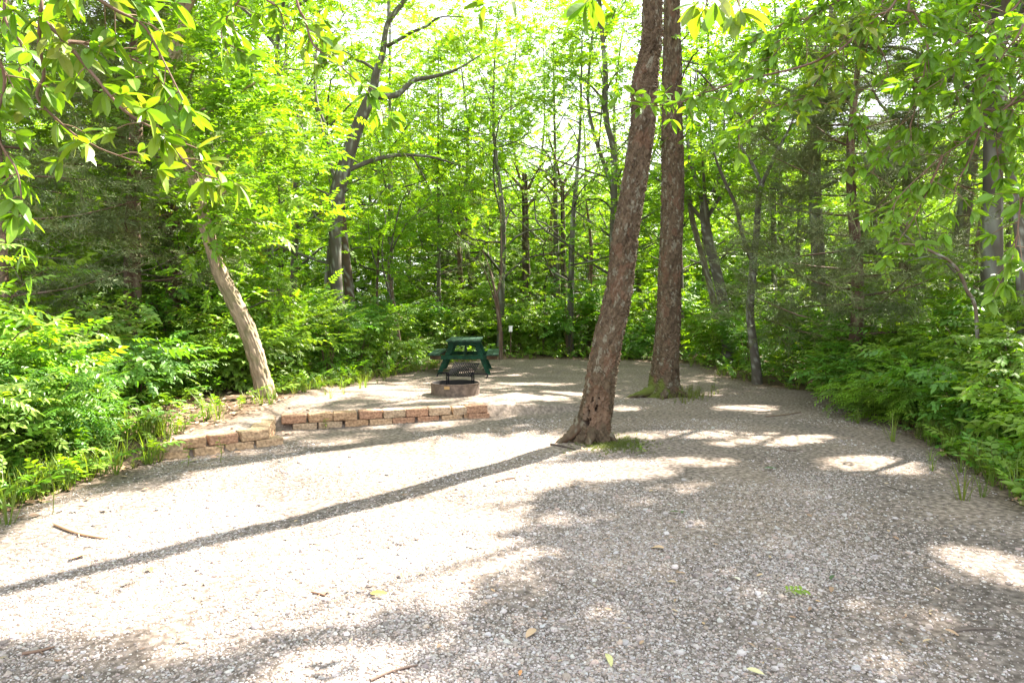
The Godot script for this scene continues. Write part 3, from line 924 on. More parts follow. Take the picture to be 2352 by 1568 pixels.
func make_named_trees() -> void:
	# the leaning tree beside the gravel
	var lean := traced_tree("oak_tree", "thick leaning tree with flaky brown bark and a rotten hollow near its foot", Vector2(1360, 1008), 7.62,
		[[1358, 1022], [1365, 965], [1377, 900], [1386, 840], [1401, 760], [1417, 688], [1430, 600], [1441, 512], [1456, 427], [1470, 340], [1479, 263], [1481, 195], [1490, 140], [1497, 98], [1500, 0], [1512, -140], [1530, -330], [1545, -520]],
		[92, 78, 73, 71, 68, 65, 62, 60, 58, 57, 57, 61, 52, 49, 47, 42, 34, 20], 1, [],
		{"sides": 110, "rings": 620, "flare": .38, "salt": 2.0, "moss": .1, "moss_turn": -.6, "wound": Vector3(-1.75, .50, .26), "crown_limbs": 16, "spread": 3.8, "kind": "broad1", "crown_clumps": 16})
	for r in [[[-.12, .22, .06], [-.27, .06, .1], [-.46, -.02, .13], .06], [[-.02, .14, .16], [-.06, .03, .27], [-.1, -.03, .36], .05], [[.12, .14, .08], [.22, .03, .12], [.33, -.04, .14], .045]]:
		chain("root", [Vector3(r[0][0], r[0][1], r[0][2]), Vector3(r[1][0], r[1][1], r[1][2]), Vector3(r[2][0], r[2][1] - .03, r[2][2])], [r[3] * 1.5, r[3], r[3] * .4], 14, 16, 1, lean, {"salt": r[3] * 90.0})
	# the upright tree with the mossy foot
	var t := traced_tree("oak_tree", "upright lichen-spotted tree with mossy green root flare", Vector2(1527, 905), 11.4,
		[[1522, 918], [1526, 870], [1531, 802], [1536, 720], [1538, 650], [1542, 550], [1545, 459], [1545, 361], [1544, 260], [1544, 164], [1544, 0], [1546, -200], [1550, -380]],
		[84, 66, 60, 57, 55, 53, 52, 52, 48, 45, 37, 26, 14], 1, [[[[1562, 190], [1585, 140], [1608, 112], [1625, 100]], -1.2, 7], [[[1560, 100], [1590, 70], [1615, 60]], -.6, 6], [[[1530, 330], [1500, 300], [1480, 290]], -1.0, 4], [[[1560, 330], [1590, 290], [1610, 290]], -.8, 5]],
		{"sides": 84, "rings": 520, "flare": .35, "salt": 7.0, "moss": .42, "moss_turn": PI, "crown_limbs": 16, "spread": 3.8, "kind": "broad2", "crown_clumps": 16, "clumps": 6, "per": 8, "reach": .35, "size": .8})
	for r in [[[-.1, .16, .1], [-.38, .07, .16], [-.7, .0, .2], .075, .5], [[.12, .1, .1], [.3, .05, .16], [.5, -.03, .22], .05, 0.0], [[0, .12, .15], [-.1, .05, .35], [-.2, -.02, .5], .06, .25]]:
		chain("root", [Vector3(r[0][0], r[0][1], r[0][2]), Vector3(r[1][0], r[1][1], r[1][2]), Vector3(r[2][0], r[2][1] - .03, r[2][2])], [r[3] * 1.5, r[3], r[3] * .4], 14, 16, 1, t, {"moss": r[4], "moss_turn": 1.2, "salt": r[3] * 50.0})
	# the slender forked tree at the verge
	traced_tree("slender_tree", "slender crooked grey tree forking above head height beside the shaded shrubs", Vector2(1739, 880), 13.2,
		[[1740, 892], [1738, 850], [1731, 793], [1723, 714], [1728, 646], [1731, 594], [1737, 548], [1743, 457], [1750, 422]], [26, 22, 20, 18, 18, 17, 15, 14, 13], 2,
		[[[[1729, 600], [1708, 548], [1691, 474], [1660, 405], [1641, 350], [1630, 270]], -.8, 11], [[[1750, 424], [1730, 380], [1704, 337], [1690, 270], [1680, 200]], .8, 9], [[[1750, 424], [1775, 370], [1800, 320], [1820, 278], [1835, 200]], -.5, 10],
		[[[1750, 432], [1790, 437], [1850, 470], [1890, 500]], .3, 4, 0]], {"green": GREENS.pale, "per": 10, "clumps": 7, "kind": "broad1", "reach": .6})
	traced_tree("forked_tree", "grey lichened tree leaning over the far path with a wide fork", Vector2(1674, 800), 17.0,
		[[1674, 830], [1669, 780], [1660, 688], [1643, 612], [1624, 535], [1617, 470]], [30, 26, 24, 23, 22, 20], 2,
		[[[[1617, 470], [1595, 400], [1582, 340], [1578, 270], [1585, 190]], .6, 13], [[[1617, 472], [1640, 440], [1652, 395], [1662, 320], [1664, 240]], -.8, 13]], {"per": 14, "kind": "broad0", "reach": .9, "crown_limbs": 4, "spread": 2.2})
	traced_tree("slender_tree", "thin dark tree standing close behind the grey leaning forked tree", Vector2(1657, 800), 18.2,
		[[1657, 825], [1648, 740], [1630, 650], [1605, 560], [1590, 500], [1580, 430], [1560, 340]], [18, 15, 14, 13, 12, 10, 5], 2, [[[[1590, 500], [1575, 420], [1590, 350]], .5, 6]], {"tone": Color(.14, .12, .09), "per": 8, "reach": .9})
	traced_tree("slender_tree", "straight slender tree between the slender forked tree and the dark cedar", Vector2(1780, 800), 20.0, [[1780, 830], [1779, 640], [1777, 480], [1779, 300], [1775, 120]], [15, 13, 12, 11, 7], 2, [[[[1778, 420], [1800, 370], [1815, 320]], .3, 6], [[[1778, 300], [1755, 250], [1745, 190]], .3, 6]], {"per": 10, "reach": 1.0})
	traced_tree("slender_tree", "slim grey tree seen over the low branches beside the leaning tree", Vector2(1404, 790), 20.0, [[1404, 830], [1406, 640], [1411, 430], [1409, 344], [1391, 263], [1391, 164], [1381, 49], [1375, -60]], [19, 17, 15, 14, 13, 12, 9, 6], 2,
		[[[[1391, 240], [1365, 205], [1330, 175], [1290, 160]], .8, 7], [[[1391, 215], [1410, 175], [1440, 150]], -.6, 6], [[[1388, 262], [1340, 250], [1290, 225]], 1.0, 5], [[[1385, 100], [1400, 60], [1420, 10]], .5, 6]], {"per": 16, "clumps": 10, "kind": "broad0", "reach": 1.0, "crown_limbs": 5, "spread": 2.6})
	# the big grey tree on the left of the table
	traced_tree("branching_tree", "large grey lichened tree with long arching limbs left of the picnic table", Vector2(797, 846), 15.0,
		[[797, 860], [795, 800], [790, 760], [776, 689], [769, 591], [771, 492], [773, 450], [788, 394], [820, 295], [843, 240], [855, 213], [865, 164], [878, 125], [884, 82], [893, 49], [929, 0], [975, -70]], [40, 32, 30, 29, 28, 30, 34, 33, 28, 26, 22, 18, 14, 13, 12, 11, 6], 2,
		[[[[800, 390], [847, 371], [896, 358], [945, 356], [994, 361], [1037, 374], [1076, 387]], 1.6, 12], [[[868, 222], [909, 218], [929, 203], [952, 184], [994, 176], [1037, 164], [1076, 144], [1115, 118]], 1.2, 15], [[[890, 105], [909, 95], [945, 74], [981, 59], [1010, 39], [1063, 38]], -.8, 9],
		[[[868, 166], [837, 144], [820, 138], [797, 121], [774, 108]], .9, 8], [[[780, 430], [760, 380], [750, 300], [730, 240], [720, 170]], 1.5, 11], [[[893, 55], [892, 10], [890, -60]], .5, 10], [[[790, 480], [740, 440], [690, 420]], 1.0, 8], [[[945, 356], [970, 400], [990, 440]], .6, 5]], {"sides": 24, "rings": 120, "flare": .25, "kind": "broad2", "green": GREENS.broad, "per": 13, "clumps": 11, "reach": .8, "size": .9, "salt": 4.0})
	traced_tree("slender_tree", "dark trunk standing right behind the large grey lichened tree", Vector2(806, 820), 17.0, [[812, 846], [808, 740], [800, 650], [790, 560], [785, 440], [800, 330]], [26, 24, 22, 20, 14, 8], 2, [], {"tone": Color(.10, .07, .05)})
	traced_tree("branching_tree", "thin branching tree in the sunlit leaves above the pale leaning trunk", Vector2(622, 800), 17.0, [[622, 846], [620, 640], [622, 420], [627, 315], [633, 210], [637, 100], [640, -20]], [17, 15, 14, 13, 12, 9, 5], 2,
		[[[[640, 200], [652, 190], [672, 240], [693, 289], [705, 320]], -.8, 7], [[[637, 190], [655, 140], [680, 100]], .6, 5], [[[628, 300], [600, 240], [570, 200]], .8, 6]], {"kind": "broad1", "green": GREENS.broad, "per": 12, "reach": .9, "crown_limbs": 3, "spread": 2.5})
	# the pale leaning trunk at the end of the wall
	traced_tree("leaning_tree", "pale tan leaning trunk behind the block wall with a curved upper limb", Vector2(608, 914), 9.7,
		[[609, 925], [604, 890], [585, 811], [566, 755], [543, 705], [518, 655], [501, 617], [480, 547], [457, 459], [440, 400], [424, 330], [400, 230], [386, 170], [402, 115], [420, 60], [426, 0], [430, -120], [440, -260]], [46, 40, 37, 36, 35, 33, 30, 28, 26, 25, 24, 23, 23, 22, 21, 20, 16, 8], 4,
		[[[[470, 500], [500, 455], [540, 430], [590, 440]], -.6, 6], [[[455, 450], [520, 360], [590, 310], [650, 300]], -1.0, 8], [[[425, 330], [480, 260], [540, 220], [600, 180]], -.6, 8], [[[402, 120], [350, 60], [300, 20]], .5, 9], [[[470, 480], [520, 500], [560, 500], [600, 520]], -.8, 5], [[[430, 340], [410, 300], [440, 260], [470, 250]], -1.0, 5], [[[400, 230], [430, 200], [450, 150], [500, 130]], -.8, 6]],
		{"sides": 60, "rings": 330, "flare": .45, "salt": 5.0, "moss": .12, "moss_turn": 0.0, "kind": "shrub0", "green": GREENS.broad, "per": 11, "clumps": 8, "reach": .45, "crown_limbs": 6, "spread": 3.0})
	# the little forked tree behind the table
	traced_tree("forked_sapling", "small reddish forked tree just behind the picnic table", Vector2(1150, 800), 19.0, [[1150, 828], [1150, 771], [1146, 730], [1139, 676]], [11, 10, 10, 9], 3, [[[[1139, 680], [1128, 630], [1115, 591], [1090, 540]], .5, 6], [[[1140, 680], [1150, 640], [1152, 590], [1150, 520], [1150, 450]], .5, 6], [[[1146, 720], [1120, 640], [1095, 590]], -.4, 4]], {"kind": "cedar0", "green": GREENS.cedar * 1.3, "per": 14, "reach": .5, "size": 1.3, "clumps": 9})
	traced_tree("sapling", "curving twin-stemmed sapling among the bright leaves behind the grey tree", Vector2(925, 800), 18.5, [[925, 830], [915, 770], [905, 700], [895, 640], [893, 590]], [9, 8, 7, 6, 6], 2, [[[[900, 690], [880, 620], [878, 560], [885, 500], [870, 450]], .4, 5], [[[893, 600], [905, 530], [920, 470], [940, 430]], -.4, 5], [[[893, 590], [930, 520], [990, 470], [1040, 490]], -.6, 4]], {"tone": Color(.13, .095, .07), "kind": "feather1", "per": 16, "clumps": 10, "reach": .75, "green": GREENS.broad})
	traced_tree("sapling", "bent dark sapling left of the twin-stemmed sapling", Vector2(880, 800), 19.5, [[885, 828], [875, 760], [866, 690], [868, 600], [872, 520]], [8, 7, 6, 6, 4], 2, [[[[868, 620], [850, 560], [845, 500]], .3, 4]], {"tone": Color(.10, .075, .055), "per": 14, "reach": .7, "kind": "broad1"})
	traced_tree("tree", "dark tree trunk showing over the ferny plants behind the table", Vector2(1211, 790), 24.0, [[1211, 815], [1211, 740], [1208, 600], [1205, 400]], [24, 21, 18, 12], 3, [], {"tone": Color(.06, .045, .035), "crown_limbs": 4, "spread": 2.0, "crown_clumps": 7})
	traced_tree("tree", "narrow blackish trunk between the leaning tree and the little forked tree", Vector2(1296, 790), 24.0, [[1297, 815], [1296, 740], [1294, 600], [1292, 420]], [15, 13, 12, 8], 3, [], {"tone": Color(.055, .042, .035), "crown_limbs": 4, "spread": 2.0, "crown_clumps": 7})
	traced_tree("slender_tree", "lichened trunk behind the overhanging oak leaves above the bent vine", Vector2(2345, 800), 9.0, [[2360, 960], [2352, 760], [2345, 560], [2335, 480], [2322, 400], [2314, 330], [2309, 267], [2300, 150], [2295, 40]], [26, 24, 22, 21, 20, 18, 17, 14, 8], 2, [], {"crown_limbs": 5, "spread": 2.6})
	traced_tree("sapling", "bent leafy stem arching over the shaded shrubs", Vector2(2250, 830), 8.4, [[2255, 900], [2244, 730], [2221, 666], [2189, 606], [2113, 566], [2060, 560]], [9, 8, 8, 7, 6, 4], 2, [[[[2200, 630], [2150, 590], [2080, 600]], .3, 4], [[[2120, 570], [2050, 520], [1990, 500]], .4, 3]], {"tone": Color(.13, .10, .075), "kind": "broad2", "per": 12, "reach": .45, "clumps": 8, "green": GREENS.broad, "size": .8})

func make_cedars() -> void:
	for c in [[313, 760, 10.5, 6.5, .12, 1.9, .24, "reddish cedar with peeling sunlit bark behind the bright shrubs"], [392, 800, 11.5, 7.0, .13, 1.7, .34, "dark straight cedar trunk between the reddish cedar and the pale leaning trunk"],
		[5, 780, 8.6, 6.5, .13, 1.8, .26, "broad cedar rising over the large-leaved shrubs by the wall's near end"], 
		[1957, 850, 11.2, 6.2, .095, 2.0, .2, "dark drooping cedar shading the shrubs beyond the gravel"], [-180, 800, 11.0, 8.0, .14, 2.0, .2, "tall cedar behind the broad cedar"],
		[1270, 790, 26.0, 6.5, .1, 2.0, .12, "bushy cedar in the woods beyond the little forked tree"], [1060, 790, 25.0, 6.0, .1, 1.7, .12, "grey green cedar behind the twin-stemmed sapling"], [1350, 790, 22.5, 5.0, .09, 1.6, .15, "feathery cedar next to the leaning tree in the far woods"],
		[2080, 800, 15.0, 7.0, .12, 2.1, .15, "tall cedar behind the dark drooping cedar"], [2230, 800, 12.5, 6.0, .1, 1.8, .2, "sunlit cedar behind the bent leafy stem"]]:
		var p := at(c[0], c[1], c[2])
		p.y = height(p.x, p.z)
		var dark: bool = c[0] == 1957
		cedar(c[7], "", p, {"tall": c[3], "thick": c[4], "wide": c[5], "low": c[6], "limbs": 46 if dark else 26, "per": 18 if dark else 8, "green": GREENS.cedar, "keep_out": 9.0, "dead": 14 if c[0] < 600 else 6})

# ---------------------------------------------------------------- the woods all round
func behind(p: Vector3) -> String:
	var x := pixel(p + Vector3.UP).x
	for k in [[60, "past the broad cedar"], [250, "behind the sunlit bank shrubs"], [430, "behind the reddish cedar"], [640, "behind the pale leaning trunk"], [850, "behind the large grey lichened tree"], [980, "behind the twin-stemmed sapling"], [1180, "behind the picnic table"], [1340, "beyond the little forked tree"], [1470, "behind the thick leaning tree"], [1590, "behind the mossy-footed tree"], [1700, "behind the grey leaning forked tree"], [1860, "behind the slender crooked tree"], [2060, "behind the dark drooping cedar"], [2240, "behind the bent leafy stem"]]:
		if x < k[0]: return k[1]
	return "beyond the shaded shrubs"

func tone_word(c: Color) -> String:
	return "pale green" if c.g > .41 else ("deep green" if c.g < .3 else ("yellow green" if c.r > .235 else "bright green"))

func make_woods() -> void:
	# right of the frame: the tall trees whose canopy shades the gravel
	for p in [[8.2, -6.6], [10.5, -10.2], [7.6, -10.8], [12.2, -14.0], [9.4, -14.6], [11.8, -6.0], [14.5, -10.5], [6.6, -3.4], [9.6, -2.6], [6.9, -15.2]]:
		tree("tall_tree", "tall leafy tree of the stand on the sunny side whose crown shades the gravel", "tree", "tall trees shading the gravel", on(p[0], p[1]), {"tall": rng.randf_range(11.5, 14.0), "thick": .15, "wide": 4.0, "limbs": 14, "clumps": 9, "per": 18, "size": 1.35, "low": .38, "kind": "broad%d" % (rng.randi() % 3), "keep_out": 30.0})
	# behind the clearing and to both sides
	var spots: Array = []
	var tries := 0
	while spots.size() < 54 and tries < 6000:
		tries += 1
		var d := 13.0 + 36.0 * pow(rng.randf(), 1.2)
		var x := rng.randf_range(-1.0, 1.0) * (d * .8 + 2.0)
		var p := Vector2(x, -d)
		if cleared(x, -d) or cleared(x, -d + 1.2) or cleared(x + .8, -d) or cleared(x - .8, -d): continue
		var ok := true
		for q in spots:
			if p.distance_to(q) < 1.5 + d * .045: ok = false; break
		var col := pixel(Vector3(x, 2.0, -d)).x
		for k in [[690, 930, 16.5], [540, 690, 18.5], [1560, 1800, 20.5], [1360, 1440, 21.0], [400, 640, 12.0], [860, 960, 20.0], [1090, 1200, 20.0]]:
			if col > k[0] and col < k[1] and d < k[2]: ok = false
		if x / d < -.38 and rng.randf() < .5: ok = false
		if ok: spots.append(p)
	for p in spots:
		var d: float = -p.y
		var across: float = p.x / d
		var gap := exp(-pow((across - .02) / .16, 2.0))     # the sky shows over the middle
		var tall := (7.5 + d * .13 + rng.randf_range(-1.0, 2.5)) * (1.0 - .28 * gap)
		if across < -.42: tall *= .85
		if p.x > -2.0 and d > 23.0: tall *= .68
		var far := d > 24.0
		var kind: String = ["broad0", "broad1", "broad2", "feather0", "broad1", "broad0"][rng.randi() % 6]
		var feathery := kind.begins_with("feather")
		tree("woodland_tree", ("%s %s tree %s%s" % ["short" if tall < 7.5 else ("tall" if tall > 11.0 else "medium"), "feathery" if feathery else "leafy", "deep in the woods " if far else "at the edge of the woods ", behind(on(p.x, p.y))]), "tree", "feathery woodland trees" if feathery else ("trees deep in the woods" if far else "trees at the edge of the woods"), on(p.x, p.y), {"tall": tall, "thick": rng.randf_range(.07, .13), "wide": rng.randf_range(2.0, 3.2) * (1.25 if far else 1.0), "limbs": 12, "clumps": 7, "per": 13, "size": 1.7 if far else 1.25, "low": .14 if far else .22, "kind": kind, "green": [GREENS.broad, GREENS.feather, GREENS.pale, GREENS.broad][rng.randi() % 4], "keep_out": 40.0})

func make_thicket() -> void:
	for s in [[-4.2, -23.5, 12.0], [-1.4, -26.0, 11.5], [1.6, -24.0, 11.0], [3.8, -27.0, 13.0], [-6.8, -21.0, 12.0], [.2, -31.0, 13.5], [5.6, -22.5, 12.5], [-3.0, -32.0, 14.0], [-5.4, -19.5, 11.0], [1.2, -35.0, 15.0], [-1.6, -38.0, 15.5], [4.2, -36.0, 14.0], [-8.6, -24.0, 12.5], [2.9, -21.0, 11.0], [7.4, -26.0, 12.5], [8.6, -21.5, 11.5], [6.2, -32.0, 14.0], [-.4, -22.5, 10.5], [-10.5, -28.0, 13.0]]:
		tree("airy_tree", "tall airy tree with thin pale leaves against the sky %s" % behind(on(s[0], s[1])), "tree", "tall airy trees behind the picnic table", on(s[0], s[1]), {"tall": s[2], "thick": .11, "wide": 3.8, "low": .26, "limbs": 19, "clumps": 9, "per": 17, "size": 1.15, "kind": "broad%d" % (absi(int(s[1])) % 3), "green": GREENS.broad})
	# the wall of leaves at the back: tall bushy saplings and far trees
	for s in [[-6.9, -12.8, 7.0, "behind the reddish cedar"], [-7.0, -15.2, 6.5, "between the dark straight cedar and the large grey tree"], [-8.6, -11.6, 7.5, "behind the bank shrubs and the broad cedar"], [-5.0, -11.6, 4.6, "right behind the pale leaning trunk"], [-9.8, -14.5, 9.0, "past the reddish cedar and the broad cedar"]]:
		tree("leafy_tree", "sunlit yellow green leafy tree %s" % s[3], "tree", "", on(s[0], s[1]), {"tall": s[2], "thick": .06, "wide": 1.7, "low": .15, "limbs": 14, "clumps": 8, "per": 13, "size": 1.0, "kind": "broad1", "green": GREENS.broad, "masked": false})
	for k in 36:
		var d := rng.randf_range(24.0, 35.0)
		var x := lerpf(-.8, .8, (k + rng.randf()) / 36.0) * d
		tree("bushy_sapling", "bushy %s sapling in the far thicket %s" % [tone_word([GREENS.broad, GREENS.pale, GREENS.feather, GREENS.deep][k % 4]), behind(on(x, -d))], "sapling", "saplings of the far thicket", on(x, -d), {"tall": rng.randf_range(3.5, 6.0), "thick": .045, "wide": rng.randf_range(1.5, 2.2), "low": .06, "limbs": 12, "clumps": 6, "per": 13, "size": 1.6, "kind": ["broad0", "broad1", "feather0"][k % 3], "green": [GREENS.broad, GREENS.pale, GREENS.feather, GREENS.deep][k % 4]})
	for k in 40:
		var d := rng.randf_range(40.0, 62.0)
		var x := lerpf(-.85, .85, (k + rng.randf()) / 40.0) * d
		var gap := exp(-pow((x / d - .02) / .16, 2.0))
		tree("distant_tree", "distant %s tree seen through the woods %s" % [tone_word([GREENS.broad, GREENS.pale][k % 2]), behind(on(x, -d))], "tree", "distant trees", on(x, -d), {"tall": rng.randf_range(11.0, 15.0) * (1.0 - .3 * gap) * (.85 if x > 0.0 else 1.0), "thick": .14, "wide": 4.5, "low": .05, "limbs": 14, "clumps": 7, "per": 13, "size": 2.6, "kind": "broad%d" % (k % 3), "green": [GREENS.broad, GREENS.pale][k % 2], "masked": false})

func make_shrubs() -> void:
	var spots: Array = []
	# the sunny bank on the left, front row first
	for s in [[-4.15, -5.2, 1.15, .7], [-3.95, -6.1, .9, .6], [-4.6, -6.0, 1.7, .85], [-5.0, -5.0, 1.8, .8], [-5.3, -6.8, 2.0, .9], [-4.5, -7.1, 1.35, .75], [-5.9, -6.0, 2.1, .9], [-6.3, -7.6, 2.2, .9], [-5.2, -8.0, 1.6, .8], [-4.5, -8.6, 1.0, .7], [-5.6, -9.3, 1.5, .8], [-4.7, -9.9, 1.2, .7], [-6.6, -9.4, 1.9, .9], [-5.2, -11.0, 1.5, .8]]:
		spots.append([s[0] - .3, s[1] - .12, s[2], s[3], "sunny"])
	for s in [[-4.3, -10.7, 1.0, .7], [-4.2, -12.0, 1.3, .8], [-5.0, -12.4, 1.8, .9], [-3.6, -13.2, 1.2, .8], [-4.4, -14.0, 1.9, .9], [-3.3, -14.6, 1.2, .8], [-5.6, -14.2, 2.2, 1.0], [-3.9, -15.8, 1.7, .9], [-3.0, -16.6, 1.2, .8], [-6.6, -12.0, 2.3, 1.0], [-7.4, -10.4, 2.3, 1.0]]:
		spots.append([s[0], s[1], s[2], s[3], "bank"])
	# behind the table
	for k in 22: spots.append([-4.5 + .52 * k + rng.randf_range(-.3, .3), -20.0 - rng.randf_range(.2, 3.8), rng.randf_range(.9, 2.0), rng.randf_range(.6, .95), "back"])
	# the shady side
	for s in [[4.9, -6.1, .55, .6], [5.3, -6.8, .9, .7], [4.9, -7.6, .8, .7], [5.6, -7.9, 1.3, .8], [4.9, -8.8, .9, .7], [5.8, -9.0, 1.5, .9], [5.1, -9.9, 1.1, .8], [6.2, -10.2, 1.7, .9], [5.3, -11.1, 1.1, .8], [6.6, -11.6, 1.9, .9], [5.6, -12.3, 1.4, .8], [5.5, -13.6, 1.4, .8], [6.6, -13.2, 1.8, .9], [5.7, -14.8, 1.6, .8], [5.2, -15.9, 1.3, .8], [6.7, -15.6, 1.9, .9], [5.2, -17.2, 1.4, .8], [6.4, -17.6, 1.9, .9], [7.2, -9.4, 2.0, 1.0], [6.7, -8.4, 1.7, .9], [6.4, -7.3, 1.3, .8], [7.8, -11.6, 2.3, 1.0], [5.9, -6.0, .9, .7], [4.75, -5.3, .5, .5], [8.6, -13.2, 2.4, 1.0], [5.1, -18.6, 1.3, .8]]:
		spots.append([s[0] + .35, s[1], s[2] * .9, s[3], "shady"])
	var words := {"sunny": ["on the sunlit bank behind the wall", "sunlit shrubs on the bank"], "bank": ["at the grassy edge between wall and picnic table", "shrubs left of the picnic table"], "back": ["at the far edge of the clearing", "shrubs behind the picnic table"], "shady": ["along the shaded gravel verge", "shaded shrubs along the verge"]}
	var n := 0
	for s in spots:
		var w: String = s[4]
		n += 1
		var g: Color = [GREENS.shrub, GREENS.pale, GREENS.deep, GREENS.broad][n % 4] if w == "sunny" else [GREENS.shrub, GREENS.pale, GREENS.deep, GREENS.broad][(n * 3) % 4]
		var look := "%s %s %s shrub" % ["knee-high" if s[2] < .95 else ("waist-high" if s[2] < 1.4 else ("chest-high" if s[2] < 1.75 else "head-high")), tone_word(g), ["broad-leaved", "small-leaved", "broad-leaved", "small-leaved", "feathery"][(n * 7) % 5]]
		shrub(look + " " + words[w][0], words[w][1], on(s[0], s[1]), {"tall": s[2] * (rng.randf_range(.6, .95) if w == "sunny" else 1.0), "wide": s[3], "stems": 8 if w != "back" else 6, "per": 48 if w == "sunny" else 44, "green": g, "singly": 110 if (w == "sunny" and n < 8) else 0, "size": rng.randf_range(.7, 1.15) if w != "back" else 1.1, "kind": ["shrub0", "broad1", "shrub1", "broad2", "feather1"][(n * 7) % 5]})

func make_low_plants() -> void:
	# nobody could count these: ground cover, grass, dead leaves
	var cover := PackedFloat32Array()
	var grass := PackedFloat32Array()
	var litter := PackedFloat32Array()
	for i in 26000:
		var d := 4.0 + 22.0 * pow(rng.randf(), 1.3)
		var x := rng.randf_range(-.85, .85) * d + rng.randf_range(-.5, .5)
		var inside := cleared(x, -d)
		var near := false
		for a in 4:
			var r := .45
			if cleared(x + cos(a * 1.57) * r, -d + sin(a * 1.57) * r) != inside: near = true
		if inside and not (near and rng.randf() < .07): continue
		if inside and x > -3.5 and x < -.3 and d < 9.3: continue
		if not inside and x > -4.25 and x < -2.0 and d > 6.9 and d < 10.1 and rng.randf() < .93: continue
		var p := on(x, -d)
		if near and x < 0 and d > 9.0 and rng.randf() < .75 or near and rng.randf() < (.8 if x < 0.0 else .45):
			row(grass, Basis(Vector3.UP, rng.randf() * TAU).scaled(Vector3.ONE * rng.randf_range(.5, 1.9 if d < 8.0 else 1.4)), p, vary(Color(.19, .26, .05), .3))
		if not inside and rng.randf() < .6:
			var h := absf(rng.randfn()) * .12 + .03
			var a := rng.randf() * TAU
			row(cover, facing(Vector3(cos(a), rng.randf_range(.0, .9), sin(a)), up_ish(.4), rng.randf_range(.5, 1.0)), p + Vector3.UP * h, vary(GREENS.shrub if rng.randf() < .6 else GREENS.deep, .3))
		if d < 12.0 and not inside:
			var col: Color = [Color(.30, .19, .11), Color(.24, .15, .09), Color(.36, .26, .17)][rng.randi() % 3]
			row(litter, Basis(Vector3.UP, rng.randf() * TAU) * Basis(Vector3.RIGHT, rng.randfn() * .5) * Basis(Vector3.BACK, rng.randfn() * .4).scaled(Vector3.ONE * rng.randf_range(.05, .085)), p + Vector3.UP * .012, vary(col, .3))
	for i in 1500:   # litter blown along the foot of the bank
		var x := rng.randf_range(-5.2, -2.6)
		var z := rng.randf_range(-9.8, -4.4)
		if cleared(x, z) and rng.randf() < .93: continue
		row(litter, Basis(Vector3.UP, rng.randf() * TAU) * Basis(Vector3.RIGHT, rng.randfn() * .5).scaled(Vector3.ONE * rng.randf_range(.05, .085)), on(x, z) + Vector3.UP * .012, vary(Color(.33, .21, .13), .3))
	var bits := PackedFloat32Array()
	for i in 3200:
		var dd := 2.4 + 14.0 * pow(rng.randf(), 1.3)
		var x := rng.randf_range(-.8, .8) * dd
		if not cleared(x, -dd) or broad.get_noise_2d(x * 70.0, dd * 70.0) < rng.randf_range(-.5, .3): continue
		var thin := rng.randf_range(.15, .8)
		row(bits, Basis(Vector3.UP, rng.randf() * TAU) * Basis(Vector3.RIGHT, rng.randfn() * .3) * Basis.from_scale(Vector3(1, 1, thin) * rng.randf_range(.012, .04)), on(x, -dd) + Vector3.UP * .006, vary([Color(.22, .14, .09), Color(.16, .11, .08), Color(.34, .25, .15)][i % 3], .3))
	tag(many("undergrowth", S.shrub1, cover, self), "low green ground cover on the forest floor", "ground cover")
	tag(many("grass", S.grass, grass, self), "yellow green grass along the edges of the clearing", "grass")
	var l := MB.new()
	leaf(l, Vector3(-.5, 0, 0), Vector3.RIGHT, Vector3.UP, 1.0, .5, Color.WHITE, 1, -.15)
	tag(many("fallen_leaves", l.commit(M.dry), litter, self), "brown dead leaves littering the forest floor", "leaf litter")
	tag(many("leaf_crumbs", l.commit(M.dry), bits, self), "crumbs of dead leaves and bark scattered over the sand", "leaf litter")
	# moss and grass at the foot of the leaning tree
	var moss := PackedFloat32Array()
	for i in 900:
		var q := ground(1408 + rng.randfn() * 40.0, 1020 + rng.randfn() * 9.0)
		row(moss, Basis(Vector3.UP, rng.randf() * TAU).scaled(Vector3(.25, .11, .25) * rng.randf_range(.6, 1.6)), q, vary(Color(.14, .17, .03), .3))
	for i in 160:
		var q := ground(1575 + rng.randfn() * 26.0, 908 + rng.randfn() * 8.0)
		row(moss, Basis(Vector3.UP, rng.randf() * TAU).scaled(Vector3(.5, .55, .5) * rng.randf_range(.4, 1.4)), q, vary(Color(.19, .22, .05), .3))
	tag(many("moss", S.grass, moss, self), "short moss and grass round the feet of the two thick trees", "moss")

func make_weeds() -> void:
	# small plants standing alone: [picture point, height, look]
	for w in [[1640, 895, .3, "pale upright weed by the mossy root flare"], [430, 1070, .22, "small weed growing against the near end of the wall"], [505, 1062, .26, "spindly weed in front of the wall's corner blocks"], [745, 985, .12, "yellow green sprig on top of the wall corner"], [1470, 1040, .1, "tiny green sprig beside the leaning tree"], [2140, 1010, .35, "sunlit weed at the shaded verge"], [2220, 1080, .3, "leafy weed where the gravel meets the shaded shrubs"], [120, 1180, .35, "weed at the sunny edge of the gravel"], [1560, 915, .2, "grassy sprig between the mossy roots"]]:
		var p := ground(w[0], w[1])
		var t := thing("weed", w[3], "weed", p)
		var h: float = w[2]
		chain("stem", [Vector3(0, -.02, 0), Vector3(.02, h * .5, .01), Vector3(.0, h, .03)], [.004, .003, .0015], 5, 6, 0, t, {"tone": Color(.13, .16, .04)})
		for k in 9:
			var a := k * 2.4
			one_leaf(t, Vector3(.01, h * (.15 + .85 * k / 8.0), .01), Vector3(cos(a), rng.randf_range(-.1, .5), sin(a)), Vector3.UP, rng.randf_range(.04, .075), k % 4, M.oak[k % 5])

